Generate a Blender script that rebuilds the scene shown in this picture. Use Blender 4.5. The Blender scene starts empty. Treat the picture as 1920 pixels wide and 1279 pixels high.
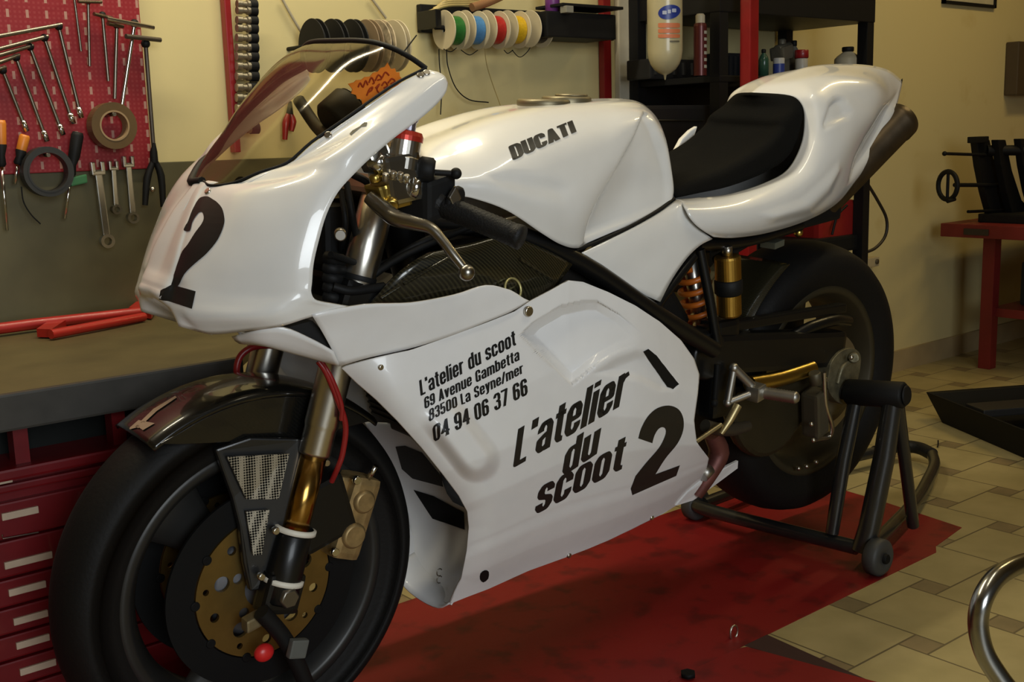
import bpy, bmesh, math, random
from mathutils import Vector, Matrix
from mathutils.bvhtree import BVHTree
random.seed(4)
S = bpy.context.scene
col = S.collection
PI = math.pi

# ---------------------------------------------------------------- camera
CAM = Vector((-0.76924, -1.62140, 0.96770))
YAW, PITCH, ROLL, FPX = 0.694547, 0.176766, -0.0290900, 2145.55
LEAN = 0.0698127                     # the motorcycle leans a little onto its stand
fw = Vector((math.sin(YAW)*math.cos(PITCH), math.cos(YAW)*math.cos(PITCH), -math.sin(PITCH)))
r0 = Vector((math.cos(YAW), -math.sin(YAW), 0)); u0 = r0.cross(fw)
rt = math.cos(ROLL)*r0 + math.sin(ROLL)*u0
up = -math.sin(ROLL)*r0 + math.cos(ROLL)*u0
cd = bpy.data.cameras.new('camera'); cam = bpy.data.objects.new('camera', cd); col.objects.link(cam)
cd.sensor_width = 36; cd.lens = FPX/1920*36; cd.clip_start = 0.02; cd.clip_end = 60
m = Matrix((rt, up, -fw)).transposed().to_4x4(); m.translation = CAM
cam.matrix_world = m
S.camera = cam

# ---------------------------------------------------------------- world, lights, exposure
w = bpy.data.worlds.new('workshop_air'); S.world = w; w.use_nodes = True
w.node_tree.nodes['Background'].inputs[0].default_value = (1.0, 0.86, 0.62, 1)
w.node_tree.nodes['Background'].inputs[1].default_value = 0.035

def area(name, loc, target, sx, sy, power, color):
    l = bpy.data.lights.new(name, 'AREA'); l.shape = 'RECTANGLE'; l.size = sx; l.size_y = sy
    l.energy = power; l.color = color
    o = bpy.data.objects.new(name, l); col.objects.link(o); o.location = loc
    o.rotation_euler = (Vector(target)-Vector(loc)).to_track_quat('-Z', 'Y').to_euler()
    return o
area('ceiling_tube_light_front', (1.05, -0.95, 2.55), (0.90, -0.60, 0), 1.5, 0.06, 8, (1.0, 0.90, 0.66))
area('ceiling_tube_light_bench', (0.15, 0.34, 2.35), (0.15, 0.55, 0), 1.6, 0.06, 25, (1.0, 0.90, 0.66))
area('ceiling_tube_light_right', (3.3, -0.30, 2.6), (3.2, 0.1, 0), 1.2, 0.06, 13, (1.0, 0.76, 0.34))
dl_ = area('doorway_daylight', (-0.95, -4.2, 1.55), (0.35, 0, 0.65), 1.8, 1.8, 22, (0.88, 0.95, 1.0))
dl_.data.spread = math.radians(90)
S.view_settings.view_transform = 'Standard'; S.view_settings.look = 'None'
S.view_settings.gamma = 1.0; S.view_settings.use_curve_mapping = False
S.view_settings.exposure = 0.0

# ---------------------------------------------------------------- helpers
MB_ = Matrix.Rotation(LEAN, 3, 'X'); MBT = MB_.transposed(); CB = MBT @ CAM
def ray(u, v): return fw + rt*((u-960)/FPX) + up*((639.5-v)/FPX)
def B(u, v, y):                      # point of the motorcycle (its own frame) at lateral distance y
    d = MBT @ ray(u, v); return CB + d*((y-CB.y)/d.y)
def BX(u, v, x):
    d = MBT @ ray(u, v); return CB + d*((x-CB.x)/d.x)
def WY(u, v, y): d = ray(u, v); return CAM + d*((y-CAM.y)/d.y)
def WZ(u, v, z): d = ray(u, v); return CAM + d*((z-CAM.z)/d.z)
def WX(u, v, x): d = ray(u, v); return CAM + d*((x-CAM.x)/d.x)
def WD(u, v, d_): return CAM + ray(u, v)*d_
def Bs(l): return [B(*p) if len(p) == 3 and not isinstance(p, Vector) else p for p in l]
V = Vector

OFF = {}
def tag(o, label=None, cat=None, group=None, kind=None):
    if label: o['label'] = label
    if cat: o['category'] = cat
    if group: o['group'] = group
    if kind: o['kind'] = kind
    return o
def thing(name, label, cat, loc=(0, 0, 0), rot=(0, 0, 0), group=None):
    o = bpy.data.objects.new(name, None); o.empty_display_size = 0.05; col.objects.link(o)
    o.location = loc; o.rotation_euler = rot
    OFF[o.name] = V(loc) if rot == (0, 0, 0) else V((0, 0, 0))
    return tag(o, label, cat, group)

class Mesh:
    def __init__(s): s.v = []; s.f = []; s.sm = []
    def add(s, vs, fs, smooth=True):
        n = len(s.v); s.v += [V(p) for p in vs]
        s.f += [tuple(i+n for i in f) for f in fs]; s.sm += [smooth]*len(fs); return s
    def box(s, lo, hi, rot=None, c=None, bev=0.0):
        lo, hi = V(lo), V(hi); bm = bmesh.new()
        bmesh.ops.create_cube(bm, size=1)
        for v in bm.verts:
            v.co = V(((v.co.x+.5)*(hi.x-lo.x)+lo.x, (v.co.y+.5)*(hi.y-lo.y)+lo.y, (v.co.z+.5)*(hi.z-lo.z)+lo.z))
        if bev > 0: bmesh.ops.bevel(bm, geom=list(bm.edges), offset=bev, segments=2, profile=.7, affect='EDGES')
        return s.bm(bm, rot, c, False)
    def bm(s, bm, rot=None, c=None, smooth=True):
        bm.verts.index_update()
        vs = [v.co.copy() for v in bm.verts]
        if rot is not None:
            cc = V(c) if c is not None else V((0, 0, 0)); vs = [rot @ (p-cc)+cc for p in vs]
        s.add(vs, [[v.index for v in f.verts] for f in bm.faces], smooth); bm.free(); return s
    def obox(s, c, ax, ay, az, bev=0.0):           # oriented box: centre and half-axis vectors
        c, ax, ay, az = V(c), V(ax), V(ay), V(az); bm = bmesh.new(); bmesh.ops.create_cube(bm, size=2)
        la, lb, lc = ax.length, ay.length, az.length
        for v in bm.verts: v.co = V((v.co.x*la, v.co.y*lb, v.co.z*lc))
        if bev > 0: bmesh.ops.bevel(bm, geom=list(bm.edges), offset=bev, segments=2, profile=.7, affect='EDGES')
        A, Bv, Cv = ax.normalized(), ay.normalized(), az.normalized()
        for v in bm.verts: v.co = c + A*v.co.x + Bv*v.co.y + Cv*v.co.z
        return s.bm(bm, smooth=False)
    def tube(s, pts, r, n=12, cap=True, sub=0, flat=None):
        pts = [V(p) for p in pts]
        rs = list(r) if isinstance(r, (list, tuple)) else [r]*len(pts)
        if sub: pts, rs = crpath(pts, rs, sub)
        T = []
        for i in range(len(pts)):
            a = pts[max(i-1, 0)]; b = pts[min(i+1, len(pts)-1)]; d = b-a
            T.append(d.normalized() if d.length > 1e-9 else (T[-1] if T else V((0, 0, 1))))
        N = T[0].orthogonal().normalized() if flat is None else (V(flat)-T[0]*T[0].dot(V(flat))).normalized()
        vs = []
        for i, p in enumerate(pts):
            if i: 
                q = T[i-1].rotation_difference(T[i]); N = q @ N
            N = (N-T[i]*T[i].dot(N)).normalized(); Bn = T[i].cross(N)
            for k in range(n):
                a = 2*PI*k/n; vs.append(p + (N*math.cos(a)+Bn*math.sin(a))*rs[i])
        fs = []
        for i in range(len(pts)-1):
            for k in range(n):
                k2 = (k+1) % n; fs.append((i*n+k, i*n+k2, (i+1)*n+k2, (i+1)*n+k))
        s.add(vs, fs, True)
        if cap:
            s.add(vs[:n], [tuple(reversed(range(n)))], False); s.add(vs[-n:], [tuple(range(n))], False)
        return s
    def lathe(s, prof, o, ax, n=48, closed=False, a0=0.0, a1=2*PI, smooth=True):
        o = V(o); ax = V(ax).normalized()
        e1 = ax.orthogonal().normalized() if abs(ax.y) < .99 else V((1, 0, 0)); e2 = ax.cross(e1)
        full = abs(a1-a0-2*PI) < 1e-6; m_ = n if full else n+1; vs = []; k = len(prof)
        for j in range(m_):
            a = a0+(a1-a0)*j/n; d = e1*math.cos(a)+e2*math.sin(a)
            for (r, h) in prof: vs.append(o+ax*h+d*r)
        fs = []
        for j in range(n):
            j2 = (j+1) % m_ if full else j+1
            for i in range(k if closed else k-1):
                i2 = (i+1) % k; fs.append((j*k+i, j2*k+i, j2*k+i2, j*k+i2))
        return s.add(vs, fs, smooth)
    def cyl(s, a, b, r, r2=None, n=24, bev=0.0):
        a, b = V(a), V(b); h = (b-a).length; r2 = r if r2 is None else r2
        if bev > 0: pr = [(0, 0), (r-bev, 0), (r, bev), (r2, h-bev), (r2-bev, h), (0, h)]
        else: pr = [(0, 0), (r, 0), (r2, h), (0, h)]
        vs = Mesh().lathe(pr, a, b-a, n, smooth=False)
        fl = [(abs(vs.f[i][0]-vs.f[i][3]) >= 0) for i in range(len(vs.f))]
        k = len(pr)-1
        s.add(vs.v, vs.f, False)
        for i in range(len(vs.f)):
            if 0 < i % k < k-1: s.sm[-len(vs.f)+i] = True
        return s
    def sphere(s, c, r, sc=(1, 1, 1), n=16):
        bm = bmesh.new(); bmesh.ops.create_uvsphere(bm, u_segments=n, v_segments=n//2+2, radius=r)
        for v in bm.verts: v.co = V(c)+V((v.co.x*sc[0], v.co.y*sc[1], v.co.z*sc[2]))
        return s.bm(bm)
    def prism(s, poly, d):                       # polygon pushed along d
        poly = [V(p) for p in poly]; d = V(d); n = len(poly)
        vs = poly+[p+d for p in poly]
        fs = [tuple(reversed(range(n))), tuple(range(n, 2*n))]+[(i, (i+1) % n, (i+1) % n+n, i+n) for i in range(n)]
        return s.add(vs, fs, False)
    def build(s, name, mat, parent=None, label=None, thick=0, weld=False, base=None, kind=None, bevel=0, subs=0):
        me = bpy.data.meshes.new(name); off = V((0, 0, 0))
        if parent is not None:
            off = OFF.get(parent.name, V((0, 0, 0)))
        elif base is not None: off = V(base)
        elif s.v:
            off = V(((min(p.x for p in s.v)+max(p.x for p in s.v))/2, (min(p.y for p in s.v)+max(p.y for p in s.v))/2, min(p.z for p in s.v)))
        me.from_pydata([p-off for p in s.v], [], s.f)
        for p, k in zip(me.polygons, s.sm): p.use_smooth = k
        bm = bmesh.new(); bm.from_mesh(me)
        if weld: bmesh.ops.remove_doubles(bm, verts=bm.verts, dist=2e-5)
        bmesh.ops.recalc_face_normals(bm, faces=bm.faces)
        bm.to_mesh(me); bm.free()
        me.materials.append(mat); o = bpy.data.objects.new(name, me); col.objects.link(o)
        OFF[o.name] = off
        if parent is not None: o.parent = parent
        else: o.location = off
        if bevel:
            b = o.modifiers.new('edge', 'BEVEL'); b.width = bevel; b.segments = 2; b.limit_method = 'ANGLE'
        if thick:
            t = o.modifiers.new('skin', 'SOLIDIFY'); t.thickness = thick; t.offset = 0
        if subs:
            t = o.modifiers.new('smooth', 'SUBSURF'); t.levels = subs; t.render_levels = subs
        if label: o['label'] = label
        if kind: o['kind'] = kind
        return o

def cr(a, b, c, d, t):
    return ((b*2)+(c-a)*t+(a*2-b*5+c*4-d)*(t*t)+(b*3-a-c*3+d)*(t*t*t))*0.5
def crpath(pts, rs, sub):
    o, q = [], []; n = len(pts)
    for i in range(n-1):
        a = pts[max(i-1, 0)] if i else pts[0]*2-pts[1]
        d = pts[i+2] if i+2 < n else pts[-1]*2-pts[-2]
        for k in range(sub):
            t = k/sub; o.append(cr(a, pts[i], pts[i+1], d, t)); q.append(rs[i]*(1-t)+rs[i+1]*t)
    o.append(pts[-1]); q.append(rs[-1]); return o, q
def grid_up(rows, sr, sc):
    rows = [[V(p) for p in r] for r in rows]
    rows = [crpath(r, [0]*len(r), sc)[0] for r in rows]
    cols = list(zip(*rows)); cols = [crpath(list(c), [0]*len(c), sr)[0] for c in cols]
    return [list(r) for r in zip(*cols)]
def add_grid(mb, rows, smooth=True, skip=None):
    n, k = len(rows), len(rows[0])
    vs = [p for r in rows for p in r]; fs = []
    for i in range(n-1):
        for j in range(k-1):
            if skip and skip(i, j): continue
            fs.append((i*k+j, i*k+j+1, (i+1)*k+j+1, (i+1)*k+j))
    return mb.add(vs, fs, smooth)
def mirror(rows): return [[V((p.x, -p.y, p.z)) for p in r] for r in rows]
def patch(name, rows, mat, parent, sr=4, sc=4, mir=False, thick=.003, label=None, dents=()):
    g = grid_up(rows, sr, sc)
    for d in dents: dent(g, *d)
    mb = Mesh(); add_grid(mb, g)
    if mir and min(abs(r[0].y) for r in g) > .004:      # two separate panels, one each side
        m2 = Mesh(); add_grid(m2, mirror(g)); m2.build(name, mat, parent, label, thick=thick)
    elif mir: add_grid(mb, [list(reversed(r)) for r in mirror(g)])
    o = mb.build(name, mat, parent, label, thick=thick, weld=True); return o, g
def pix(p):                             # picture position of a point of the motorcycle
    d = (MB_ @ p)-CAM; z = d.dot(fw); return 960+FPX*d.dot(rt)/z, 639.5-FPX*d.dot(up)/z
def dent(g, poly, depth, soft, fade=None):   # press a patch of a panel inwards, with a soft rim
    for r in g:
        for q in r:
            u, v = pix(q)
            if inpoly(u, v, poly):
                k = sstep(0, soft, segdist(u, v, poly)); k *= fade(u, v) if fade else 1
                q.y += depth*k
def interp(x, tab):
    if x <= tab[0][0]: return tab[0][1]
    for (a, fa), (b, fb) in zip(tab, tab[1:]):
        if x <= b: return fa+(fb-fa)*(x-a)/(b-a) if b > a else fb
    return tab[-1][1]
def sstep(a, b, x):
    t = min(1, max(0, (x-a)/(b-a))); return t*t*(3-2*t)
def inpoly(x, y, poly):
    c = False; n = len(poly)
    for i in range(n):
        (x1, y1), (x2, y2) = poly[i], poly[i-1]
        if (y1 > y) != (y2 > y) and x < (x2-x1)*(y-y1)/(y2-y1)+x1: c = not c
    return c
def segdist(x, y, poly, closed=True):
    d = 1e9; n = len(poly)
    for i in range(n if closed else n-1):
        (x1, y1), (x2, y2) = poly[i], poly[(i+1) % n]
        dx, dy = x2-x1, y2-y1; L = dx*dx+dy*dy
        t = 0 if L == 0 else min(1, max(0, ((x-x1)*dx+(y-y1)*dy)/L))
        d = min(d, math.hypot(x-x1-t*dx, y-y1-t*dy))
    return d

# decals: flat outlines laid onto a panel, a hair in front of it, following its surface
def decal(name, mat, parent, panels, bm, lift=.0026, label=None, toward=None):
    bm.normal_update()
    bmesh.ops.triangulate(bm, faces=bm.faces)
    for _ in range(6):
        es = [e for e in bm.edges if e.calc_length() > 9]
        if not es: break
        bmesh.ops.subdivide_edges(bm, edges=es, cuts=1); bmesh.ops.triangulate(bm, faces=[f for f in bm.faces if len(f.verts) > 3])
    trees = []
    for g in panels:
        k = len(g[0]); vs = [p for r in g for p in r]
        fs = [(i*k+j, i*k+j+1, (i+1)*k+j+1, (i+1)*k+j) for i in range(len(g)-1) for j in range(k-1)]
        trees.append(BVHTree.FromPolygons(vs, fs))
    bad = []
    for v in bm.verts:
        d = (MBT @ ray(v.co.x, v.co.y)).normalized(); best = None
        for t in trees:
            h = t.ray_cast(CB, d)
            if h[0] is not None and (best is None or h[3] < best[3]): best = h
        if best is None: bad.append(v); continue
        n_ = best[1]; n_ = -n_ if n_.dot(d) > 0 else n_
        v.co = best[0]+n_*lift
    if bad: bmesh.ops.delete(bm, geom=bad, context='VERTS')
    mb = Mesh().bm(bm)
    return mb.build(name, mat, parent, label)
def poly_bm(polys):
    bm = bmesh.new()
    for p in polys:
        vs = [bm.verts.new((x, y, 0)) for x, y in p]; bm.faces.new(vs)
    return bm
def smooth_poly(p, n=4):
    k = len(p); o = []
    P = [V((x, y, 0)) for x, y in p]
    for i in range(k):
        for j in range(n):
            q = cr(P[i-1], P[i], P[(i+1) % k], P[(i+2) % k], j/n); o.append((q.x, q.y))
    return o
def open_smooth(p, n=4):
    P = [V((x, y, 0)) for x, y in p]; q = crpath(P, [0]*len(P), n)[0]; return [(a.x, a.y) for a in q]
# heavy condensed lettering drawn as strokes (baseline 0, capitals 1, lower case .78)
def _glyphs():
    l, r, m, X, C = .06, .24, .15, .72, .94; a, b = m-.045, m+.045
    o = lambda t: [(l, .17), (l, t-.11), (a, t), (b, t), (r, t-.11), (r, .17), (b, .06), (a, .06), (l, .17)]
    c = lambda t, g0, g1: [(r, g1), (r, t-.11), (b, t), (a, t), (l, t-.11), (l, .17), (a, .06), (b, .06), (r, .17), (r, g0)]
    def s_(t):
        k = t/.72; return [(r, .53*k), (r, t-.10), (b, t), (a, t), (l, t-.10), (l, .50*k), (.09, .43*k), (.21, .35*k), (r, .28*k), (r, .16), (b, .06), (a, .06), (l, .16), (l, .25*k)]
    six = [(r, .72), (r, C-.11), (b, C), (a, C), (l, C-.11), (l, .17), (a, .06), (b, .06), (r, .17), (r, .46), (b, .57), (a, .57), (l, .48)]
    d = [(r, .62), (b, X), (a, X), (l, X-.11), (l, .17), (a, .06), (b, .06), (r, .16)]
    G = {'o': (.30, [o(X)]), '0': (.30, [o(C)]), 'c': (.30, [c(X, .29, .49)]), 'C': (.31, [c(C, .34, .64)]), 'G': (.31, [c(C, .45, .66)+[(.16, .45)], [(r, .45), (r, 0)]]),
      'e': (.30, [[(l, .40), (r, .40), (r, X-.11), (b, X), (a, X), (l, X-.11), (l, .17), (a, .06), (b, .06), (r, .17), (r, .27)]]),
      'a': (.30, [[(l, .53), (l, X-.11), (a, X), (b, X), (r, X-.11), (r, 0)], [(r, .44), (.16, .41), (l, .33), (l, .15), (a, .06), (.17, .07), (r, .14)]]),
      't': (.20, [[(.10, .96), (.10, .15), (.14, .06), (.20, .06)], [(0, .72), (.20, .72)]]), 'l': (.12, [[(l, 0), (l, 1)]]), 'i': (.12, [[(l, 0), (l, .78)], [(l, .87), (l, 1)]]),
      'r': (.22, [[(l, 0), (l, .78)], [(l, .58), (.11, .68), (.21, .71)]]), 'd': (.30, [[(r, 0), (r, 1)], d]), 'b': (.30, [[(l, 0), (l, 1)], [(.30-x, y) for x, y in d]]),
      'u': (.30, [[(l, .78), (l, .17), (a, .06), (b, .06), (r, .16)], [(r, 0), (r, .78)]]), 'n': (.30, [[(l, 0), (l, .78)], [(l, .62), (.12, X), (b, X), (r, X-.11), (r, 0)]]),
      'm': (.46, [[(l, 0), (l, .78)], [(l, .62), (.11, X), (.18, X), (.23, X-.10), (.23, 0)], [(.23, .62), (.28, X), (.34, X), (.40, X-.10), (.40, 0)]]),
      'v': (.28, [[(.05, .78), (.14, .05), (.23, .78)]]), 'y': (.28, [[(.05, .78), (.145, .06)], [(.23, .78), (.13, -.08), (.09, -.14), (.02, -.14)]]),
      'L': (.25, [[(l, 1), (l, .06), (.25, .06)]]), "'": (.11, [[(.055, 1), (.055, .76)]]), 'A': (.30, [[(.05, 0), (.15, .97), (.25, 0)], [(.10, .24), (.20, .24)]]), 'S': (.30, [s_(C)]), 's': (.28, [[(x*.94, y) for x, y in s_(X)]]),
      'D': (.31, [[(l, .06), (l, C), (b, C), (r+.01, C-.11), (r+.01, .17), (b, .06), (l, .06)]]), 'U': (.31, [[(l, 1), (l, .17), (a, .06), (b, .06), (r+.01, .17), (r+.01, 1)]]), 'T': (.28, [[(.14, 0), (.14, C)], [(0, C), (.28, C)]]), 'I': (.12, [[(l, 0), (l, 1)]]),
      '3': (.30, [[(l, .74), (l, C-.11), (a, C), (b, C), (r, C-.11), (r, .62), (b, .53), (a, .53)], [(b, .53), (r, .43), (r, .17), (b, .06), (a, .06), (l, .17), (l, .28)]]),
      '4': (.31, [[(.21, 0), (.21, 1)], [(.19, .92), (.05, .28), (.31, .28)]]), '5': (.30, [[(r+.03, C), (l, C), (l, .50), (a, .59), (b, .59), (r, .48), (r, .17), (b, .06), (a, .06), (l, .17), (l, .28)]]),
      '6': (.30, [six]), '9': (.30, [[(.30-x, 1-y) for x, y in six]]), '7': (.28, [[(0, C), (r, C), (.11, 0)]]), '8': (.30, [[(l, .17), (l, .43), (a, .53), (b, .53), (r, .43), (r, .17), (b, .06), (a, .06), (l, .17)], [(l, .63), (l, C-.11), (a, C), (b, C), (r, C-.11), (r, .63), (b, .53), (a, .53), (l, .63)]]),
      '/': (.22, [[(.03, -.02), (.19, 1.02)]]), ' ': (.16, [])}
    return G
GLY = _glyphs()
def text_bm(body, quad, wt=.12, gap=.035, bm=None):
    bm = bm or bmesh.new(); bl, br, tr, tl = [V(q) for q in quad]; h = wt/2
    width = sum(GLY[c][0]+gap for c in body)-gap
    def put(x, y):
        s = x/width; q = bl*(1-s)*(1-y)+br*s*(1-y)+tr*s*y+tl*(1-s)*y; return bm.verts.new((q.x, q.y, 0))
    x0 = 0
    for ch in body:
        w_, st = GLY[ch]
        for p in st:
            P = [V((x0+x, y)) for x, y in p]; n = len(P)
            for i in range(n-1):
                d = (P[i+1]-P[i]); d.normalize(); k = V((-d.y, d.x))*h
                bm.faces.new([put(*(P[i]+k)), put(*(P[i]-k)), put(*(P[i+1]-k)), put(*(P[i+1]+k))])
            for i in range(n):
                if 0 < i < n-1 or (P[0]-P[-1]).length < 1e-6: bm.faces.new([put(P[i].x+h*math.cos(2*PI*k/10), P[i].y+h*math.sin(2*PI*k/10)) for k in range(10)])
        x0 += w_+gap
    return bm

# ---------------------------------------------------------------- materials
def mat(name, color, rough=.5, metal=0.0, coat=0.0, spec=.5, var=.06, scale=25, bump=0.0, bscale=80, transmission=0, alpha=1):
    m = bpy.data.materials.new(name); m.use_nodes = True; nt = m.node_tree; b = nt.nodes['Principled BSDF']
    b.inputs['Roughness'].default_value = rough; b.inputs['Metallic'].default_value = metal
    b.inputs['Coat Weight'].default_value = coat; b.inputs['Coat Roughness'].default_value = .04
    b.inputs['Specular IOR Level'].default_value = spec
    b.inputs['Transmission Weight'].default_value = transmission; b.inputs['Alpha'].default_value = alpha
    tc = nt.nodes.new('ShaderNodeTexCoord'); n = nt.nodes.new('ShaderNodeTexNoise'); n.inputs['Scale'].default_value = scale
    n.inputs['Detail'].default_value = 4
    nt.links.new(tc.outputs['Object'], n.inputs['Vector'])
    r = nt.nodes.new('ShaderNodeValToRGB'); nt.links.new(n.outputs['Fac'], r.inputs['Fac'])
    r.color_ramp.elements[0].position = .3; r.color_ramp.elements[1].position = .7
    a = [max(0, c*(1-var)) for c in color]; z = [min(1, c*(1+var)) for c in color]
    r.color_ramp.elements[0].color = (*a, 1); r.color_ramp.elements[1].color = (*z, 1)
    nt.links.new(r.outputs['Color'], b.inputs['Base Color'])
    if bump:
        n2 = nt.nodes.new('ShaderNodeTexNoise'); n2.inputs['Scale'].default_value = bscale; n2.inputs['Detail'].default_value = 3
        nt.links.new(tc.outputs['Object'], n2.inputs['Vector'])
        bp = nt.nodes.new('ShaderNodeBump'); bp.inputs['Strength'].default_value = bump; bp.inputs['Distance'].default_value = .002
        nt.links.new(n2.outputs['Fac'], bp.inputs['Height']); nt.links.new(bp.outputs['Normal'], b.inputs['Normal'])
    return m
def srgb(r, g, b):
    f = lambda c: (c/255/12.92 if c/255 <= .04045 else ((c/255+.055)/1.055)**2.4); return (f(r), f(g), f(b))

WHITE = mat('white_gloss_paint', (.80, .79, .76), .30, coat=1.0, var=.015)
WHITE2 = mat('white_fairing_paint', (.80, .79, .78), .36, coat=.45, var=.02)
BLACK = mat('black_paint', (.005, .005, .005), .35, coat=.1, spec=.35)
BLACKM = mat('black_matt_plastic', (.006, .006, .006), .6, spec=.25)
VINYL = mat('black_vinyl_lettering', (.012, .012, .012), .4)
FOAM = mat('black_seat_foam', (.006, .0058, .0052), .9, spec=.08, bump=.4, bscale=400)
RUBBER = mat('black_tyre_rubber', (.0065, .006, .0055), .62, spec=.22, bump=.25, bscale=160)
GRIP = mat('black_grip_rubber', (.007, .007, .007), .55, spec=.3, bump=.5, bscale=300)
STEEL = mat('brushed_steel', (.56, .53, .47), .28, 1.0, var=.05)
CHROME = mat('chrome', (.62, .61, .58), .15, 1.0, var=.02)
ALU = mat('cast_aluminium', (.42, .40, .36), .42, 1.0, var=.08)
DKSTEEL = mat('dark_steel', (.007, .007, .007), .6, .1, spec=.15)
RIMG = mat('graphite_rim_paint', (.030, .029, .027), .38, .4, spec=.4)
BRONZE = mat('bronze_rim_paint', (.050, .040, .020), .5, .4)
GOLD = mat('gold_anodised', (.50, .30, .06), .36, 1.0, var=.08)
TINGOLD = mat('gold_stanchion', (.42, .24, .06), .2, 1.0, var=.05)
CALIPER = mat('weathered_gold_caliper', (.36, .25, .11), .5, .7, var=.25, scale=60)
BRASS = mat('brass', (.62, .45, .12), .3, 1.0)
RED = mat('red_paint', (.24, .006, .008), .4, coat=.2, var=.1)
REDCAP = mat('red_plastic_cap', (.62, .02, .02), .35)
REDHOSE = mat('red_hose', (.26, .012, .012), .35)
ORANGE = mat('orange_spring_paint', (.62, .15, .015), .4)
TIE = mat('white_nylon', (.72, .68, .58), .5)
TANP = mat('bronze_dark_casting', (.035, .027, .012), .5, .4)

def weave(name, c1, c2, scale, rough=.25, metal=0.2):
    m = mat(name, c1, rough, metal, coat=.7); nt = m.node_tree; b = nt.nodes['Principled BSDF']
    tc = nt.nodes.new('ShaderNodeTexCoord'); ck = nt.nodes.new('ShaderNodeTexWave')
    ck.wave_type = 'BANDS'; ck.bands_direction = 'DIAGONAL'
    ck.inputs['Scale'].default_value = scale; nt.links.new(tc.outputs['Object'], ck.inputs['Vector'])
    mx = nt.nodes.new('ShaderNodeMix'); mx.data_type = 'RGBA'
    mx.inputs[6].default_value = (*c1, 1); mx.inputs[7].default_value = (*c2, 1)
    nt.links.new(ck.outputs['Fac'], mx.inputs[0]); nt.links.new(mx.outputs[2], b.inputs['Base Color'])
    return m
CARBON = weave('carbon_weave', (.009, .008, .0045), (.042, .037, .018), 90)
FENDER = weave('dark_carbon', (.005, .005, .0045), (.009, .0085, .007), 90)
CARRIER = mat('dull_gold_carrier', (.24, .155, .045), .45, .9, var=.12)

def mesh_mat(name, c, scale):
    m = mat(name, c, .35, .9); nt = m.node_tree; b = nt.nodes['Principled BSDF']
    tc = nt.nodes.new('ShaderNodeTexCoord'); vo = nt.nodes.new('ShaderNodeTexVoronoi'); vo.inputs['Scale'].default_value = scale
    vo.inputs['Randomness'].default_value = 0.0
    nt.links.new(tc.outputs['Object'], vo.inputs['Vector'])
    r = nt.nodes.new('ShaderNodeValToRGB'); nt.links.new(vo.outputs['Distance'], r.inputs['Fac'])
    r.color_ramp.elements[0].position = .40; r.color_ramp.elements[0].color = (.01, .01, .01, 1)
    r.color_ramp.elements[1].position = .52; r.color_ramp.elements[1].color = (*c, 1)
    nt.links.new(r.outputs['Color'], b.inputs['Base Color'])
    return m
WIREMESH = mesh_mat('silver_wire_mesh', (.48, .45, .38), 250)

def screen_mat():
    m = bpy.data.materials.new('tinted_windscreen'); m.use_nodes = True; nt = m.node_tree; nt.nodes.clear()
    o = nt.nodes.new('ShaderNodeOutputMaterial'); t = nt.nodes.new('ShaderNodeBsdfTransparent'); g = nt.nodes.new('ShaderNodeBsdfGlossy')
    t.inputs[0].default_value = (.88, .79, .60, 1); g.inputs['Roughness'].default_value = .10; g.inputs[0].default_value = (.75, .70, .60, 1)
    f = nt.nodes.new('ShaderNodeFresnel'); f.inputs[0].default_value = 1.5
    n = nt.nodes.new('ShaderNodeTexNoise'); n.inputs['Scale'].default_value = 6
    tc = nt.nodes.new('ShaderNodeTexCoord'); nt.links.new(tc.outputs['Object'], n.inputs['Vector'])
    mx = nt.nodes.new('ShaderNodeMixShader'); nt.links.new(f.outputs[0], mx.inputs[0])
    nt.links.new(t.outputs[0], mx.inputs[1]); nt.links.new(g.outputs[0], mx.inputs[2]); nt.links.new(mx.outputs[0], o.inputs[0])
    return m
SCREEN = screen_mat()
# ---------------------------------------------------------------- the room
WALLY = 0.84
def wall_mat(name, c, stain):
    m = mat(name, c, .75, var=.05, scale=2.5, bump=.15, bscale=30); nt = m.node_tree; b = nt.nodes['Principled BSDF']
    tc = nt.nodes.new('ShaderNodeTexCoord'); n = nt.nodes.new('ShaderNodeTexNoise'); n.inputs['Scale'].default_value = 6; n.inputs['Detail'].default_value = 6
    nt.links.new(tc.outputs['Object'], n.inputs['Vector'])
    r = nt.nodes.new('ShaderNodeValToRGB'); r.color_ramp.elements[0].position = .62; r.color_ramp.elements[1].position = .78
    r.color_ramp.elements[0].color = (*c, 1); r.color_ramp.elements[1].color = (*stain, 1)
    nt.links.new(n.outputs['Fac'], r.inputs['Fac']); nt.links.new(r.outputs['Color'], b.inputs['Base Color'])
    return m
WALLM = wall_mat('cream_wall_paint', (.62, .52, .25), (.55, .44, .19))
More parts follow.
